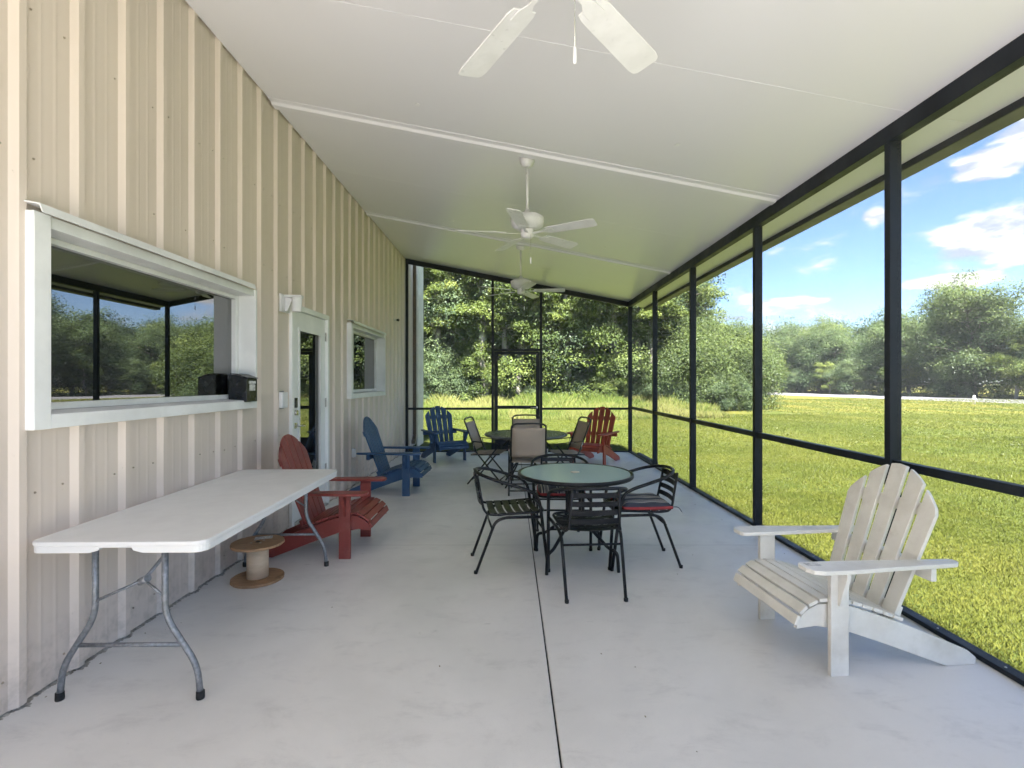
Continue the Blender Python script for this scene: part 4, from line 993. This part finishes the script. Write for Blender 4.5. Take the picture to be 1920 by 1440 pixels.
# bush mass to the right, beyond the side screen
for x, y, s in ((9.0, 27.5, .85), (11.0, 28.6, .92), (12.9, 30.5, .88), (9.5, 31.5, 1.15), (12.2, 34.5, 1.05), (14.9, 34.5, .95)):
    put(protoBig, x, y, s=s)
for x, y, s in ((10.4, 26.3, .62), (12.2, 27.5, .6), (8.5, 26.0, .55), (14.4, 31.0, .6)): put(protoS, x, y, s=s)
put(protoW, 10.6, 31.0, s=.95, sz=.98); put(protoW, 12.6, 37.5, 'second thin airy tree behind the bushes at the corner of the woods', s=1.0, sz=.95)
# far line across the road
def fl(t, off): return road_pt(t, 9.5 + off)
for k in range(26):
    t_ = -62 + k * 5.4; p = fl(t_ + rf.uniform(-1.4, 1.4), 4.5 + rf.uniform(-1, 2)); put([protoF, protoG][k % 2], p[0], p[1], s=rf.uniform(.64, .86))
for k in range(16):
    p = fl(-70 + k * 10 + rf.uniform(-2, 2), 12 + rf.uniform(-2, 2)); put([protoG, protoF][k % 2], p[0], p[1], s=rf.uniform(.82, .98))
for k in range(8):
    p = (16 + k * 6.5 + rf.uniform(-1, 1), 104 - k * 1.0); put([protoF, protoG][k % 2], p[0], p[1], s=rf.uniform(.9, 1.1))
for t_, off, s in ((12.5, 2.2, .80), (4, 4, .82), (36, 8, .78)):
    p = fl(t_, off); put(protoN, p[0], p[1], s=s)
# low shrubs at the far road edge
for k in range(26):
    p = fl(-60 + k * 5.2 + rf.uniform(-1.5, 1.5), 1.6 + rf.uniform(-.4, .6)); put([protoS, protoL][k % 2], p[0], p[1], 'low shrub growing along the far edge of the road', s=rf.uniform(.9, 1.5))

# white marker post on the lawn by the road
mp = thing('marker_post', 'small white marker post standing on the lawn near the road', 'post', (32.0, 34.6, GZ))
MB().lathe([(.09, 0), (.09, .52), (.06, .6), (.02, .62)], 12).build('post', 'white_trim', mp)
MB().lathe([(.13, .30), (.13, .40)], 12).build('collar', 'white_trim', mp)

# ---------------------------------------------------------------- grass
def blades(name, X, Y, H, Wd, mat, rng, label, cat, bend=.5, tintv=None):
    n = len(X); a = rng.uniform(0, 2 * PI, n); dx, dy = np.cos(a), np.sin(a); ph = rng.uniform(0, 2 * PI, n); bd = H * rng.uniform(.1, bend, n)
    P = np.empty((n, 4, 3), np.float32); z0 = GZ + .002
    P[:, 0] = np.stack([X - dx * Wd, Y - dy * Wd, np.full(n, z0)], 1); P[:, 1] = np.stack([X + dx * Wd, Y + dy * Wd, np.full(n, z0)], 1)
    mx, my = X + np.cos(ph) * bd * .35, Y + np.sin(ph) * bd * .35
    P[:, 2] = np.stack([mx + dx * Wd * .6, my + dy * Wd * .6, z0 + H * .6], 1)
    P[:, 3] = np.stack([X + np.cos(ph) * bd, Y + np.sin(ph) * bd, z0 + H], 1)
    me = bpy.data.meshes.new(name); me.vertices.add(4 * n); me.vertices.foreach_set('co', P.ravel()); me.loops.add(4 * n)
    me.loops.foreach_set('vertex_index', np.arange(4 * n, dtype=np.int32)); me.polygons.add(n); me.polygons.foreach_set('loop_start', np.arange(0, 4 * n, 4, dtype=np.int32))
    at = me.attributes.new('tint', 'FLOAT', 'POINT'); at.data.foreach_set('value', np.repeat(tintv, 4).astype(np.float32)); a2 = me.attributes.new('soft', 'FLOAT_VECTOR', 'POINT'); nn = unit(np.array([0, 0, 1.2]) + rng.normal(0, .10, (n, 3))); a2.data.foreach_set('vector', np.repeat(nn, 4, axis=0).astype(np.float32).ravel()); me.update(); me.materials.append(M[mat])
    o = bpy.data.objects.new(name, me); col.objects.link(o); o['kind'] = 'stuff'; o['label'] = label; o['category'] = cat; return o
def vnoise(x, y, s, seed):
    r = np.random.default_rng(seed); g = r.uniform(0, 1, (256, 256)); u = (x * s) % 255; v = (y * s) % 255; i = u.astype(int); j = v.astype(int); fu = u - i; fv = v - j
    fu = fu * fu * (3 - 2 * fu); fv = fv * fv * (3 - 2 * fv); i2 = (i + 1) % 256; j2 = (j + 1) % 256
    return (g[i, j] * (1 - fu) + g[i2, j] * fu) * (1 - fv) + (g[i, j2] * (1 - fu) + g[i2, j2] * fu) * fv
rng = np.random.default_rng(5)
XX = []; YY = []; WW = []; HH = []
for (x0, x1, y0, y1, dens, w, h) in ((2.56, 5.5, 1.2, 7, 8500, .0026, .042), (2.56, 9, 7, 12, 3000, .0045, .040), (5.5, 10, 3.5, 7, 3000, .0045, .040), (-2.0, 2.56, 10.36, 14, 3000, .0045, .040),
                                     (-3.5, 12, 14, 20.3, 700, .009, .045), (2.56, 18, 12, 14, 800, .009, .045), (9, 20, 5, 12, 700, .009, .045), (12, 26, 12, 24, 260, .014, .05), (14, 44, 24, 46, 50, .03, .055), (26, 36, 18, 24, 80, .022, .055), (-4, 14, 20.3, 24, 300, .013, .07)):
    n = int((x1 - x0) * (y1 - y0) * dens); x = rng.uniform(x0, x1, n); y = rng.uniform(y0, y1, n); keep = (np.abs(x) < (y * 1.12 + 1.2)); x = x[keep]; y = y[keep]
    XX.append(x); YY.append(y); WW.append(np.full(len(x), w)); HH.append(h * rng.uniform(.5, 1.3, len(x)))
X = np.concatenate(XX); Y = np.concatenate(YY); Wd = np.concatenate(WW); Hh = np.concatenate(HH)
nz = vnoise(X, Y, .8, 1) * .5 + vnoise(X, Y, 3.1, 2) * .5
Hh *= .5 + .3 * vnoise(X, Y, 2.2, 4)
blades('lawn_grass', X, Y, Hh, Wd, 'leaf_grass', rng, 'short bright green mown lawn grass outside the screens', 'grass', .9, np.clip(.05 + .55 * nz + .35 * vnoise(X, Y, .28, 12) + rng.normal(0, .07, len(X)), 0, 1))
n = 120000; x = rng.uniform(-13, 9.5, n); y = rng.uniform(20.2, 25.5, n); y += .22 * np.maximum(0, x - 4)
hh = .74 * (.28 + .85 * (y - 20.2 - .22 * np.maximum(0, x - 4)) / 5.3) * rng.uniform(.5, 1.25, n) * (.6 + .7 * vnoise(x, y, .9, 8)); hh = np.clip(hh, .12, 1.5)
blades('tall_grass', x, y, hh, np.full(n, .0065), 'leaf_tall', rng, 'tall straw and green meadow grass at the foot of the woods', 'grass', .55, np.clip(.15 + .75 * vnoise(x, y, .7, 9) + rng.normal(0, .17, n), 0, 1))
n = 14000; x = rng.uniform(8, 15, n); y = 24.6 + .55 * (x - 8) + rng.uniform(0, 2.2, n)
blades('rough_grass', x, y, rng.uniform(.12, .55, n), np.full(n, .013), 'leaf_grass', rng, 'rough uncut grass round the bushes on the lawn', 'grass', .6, np.clip(rng.normal(.5, .18, n), 0, 1))

# ---------------------------------------------------------------- humid air
hm = bpy.data.materials.new('humid_air'); hm.use_nodes = True; nt = hm.node_tree; nt.nodes.clear()
pv = nt.nodes.new('ShaderNodeVolumePrincipled'); pv.inputs['Color'].default_value = (.84, .92, 1, 1); pv.inputs['Density'].default_value = .00045; pv.inputs['Anisotropy'].default_value = 0
o_ = nt.nodes.new('ShaderNodeOutputMaterial'); nt.links.new(pv.outputs[0], o_.inputs['Volume'])
hz_ = MB().box((-262, -232, GZ - 1.2), (332, 332, 23)).build('haze', hm); hz_['kind'] = 'stuff'
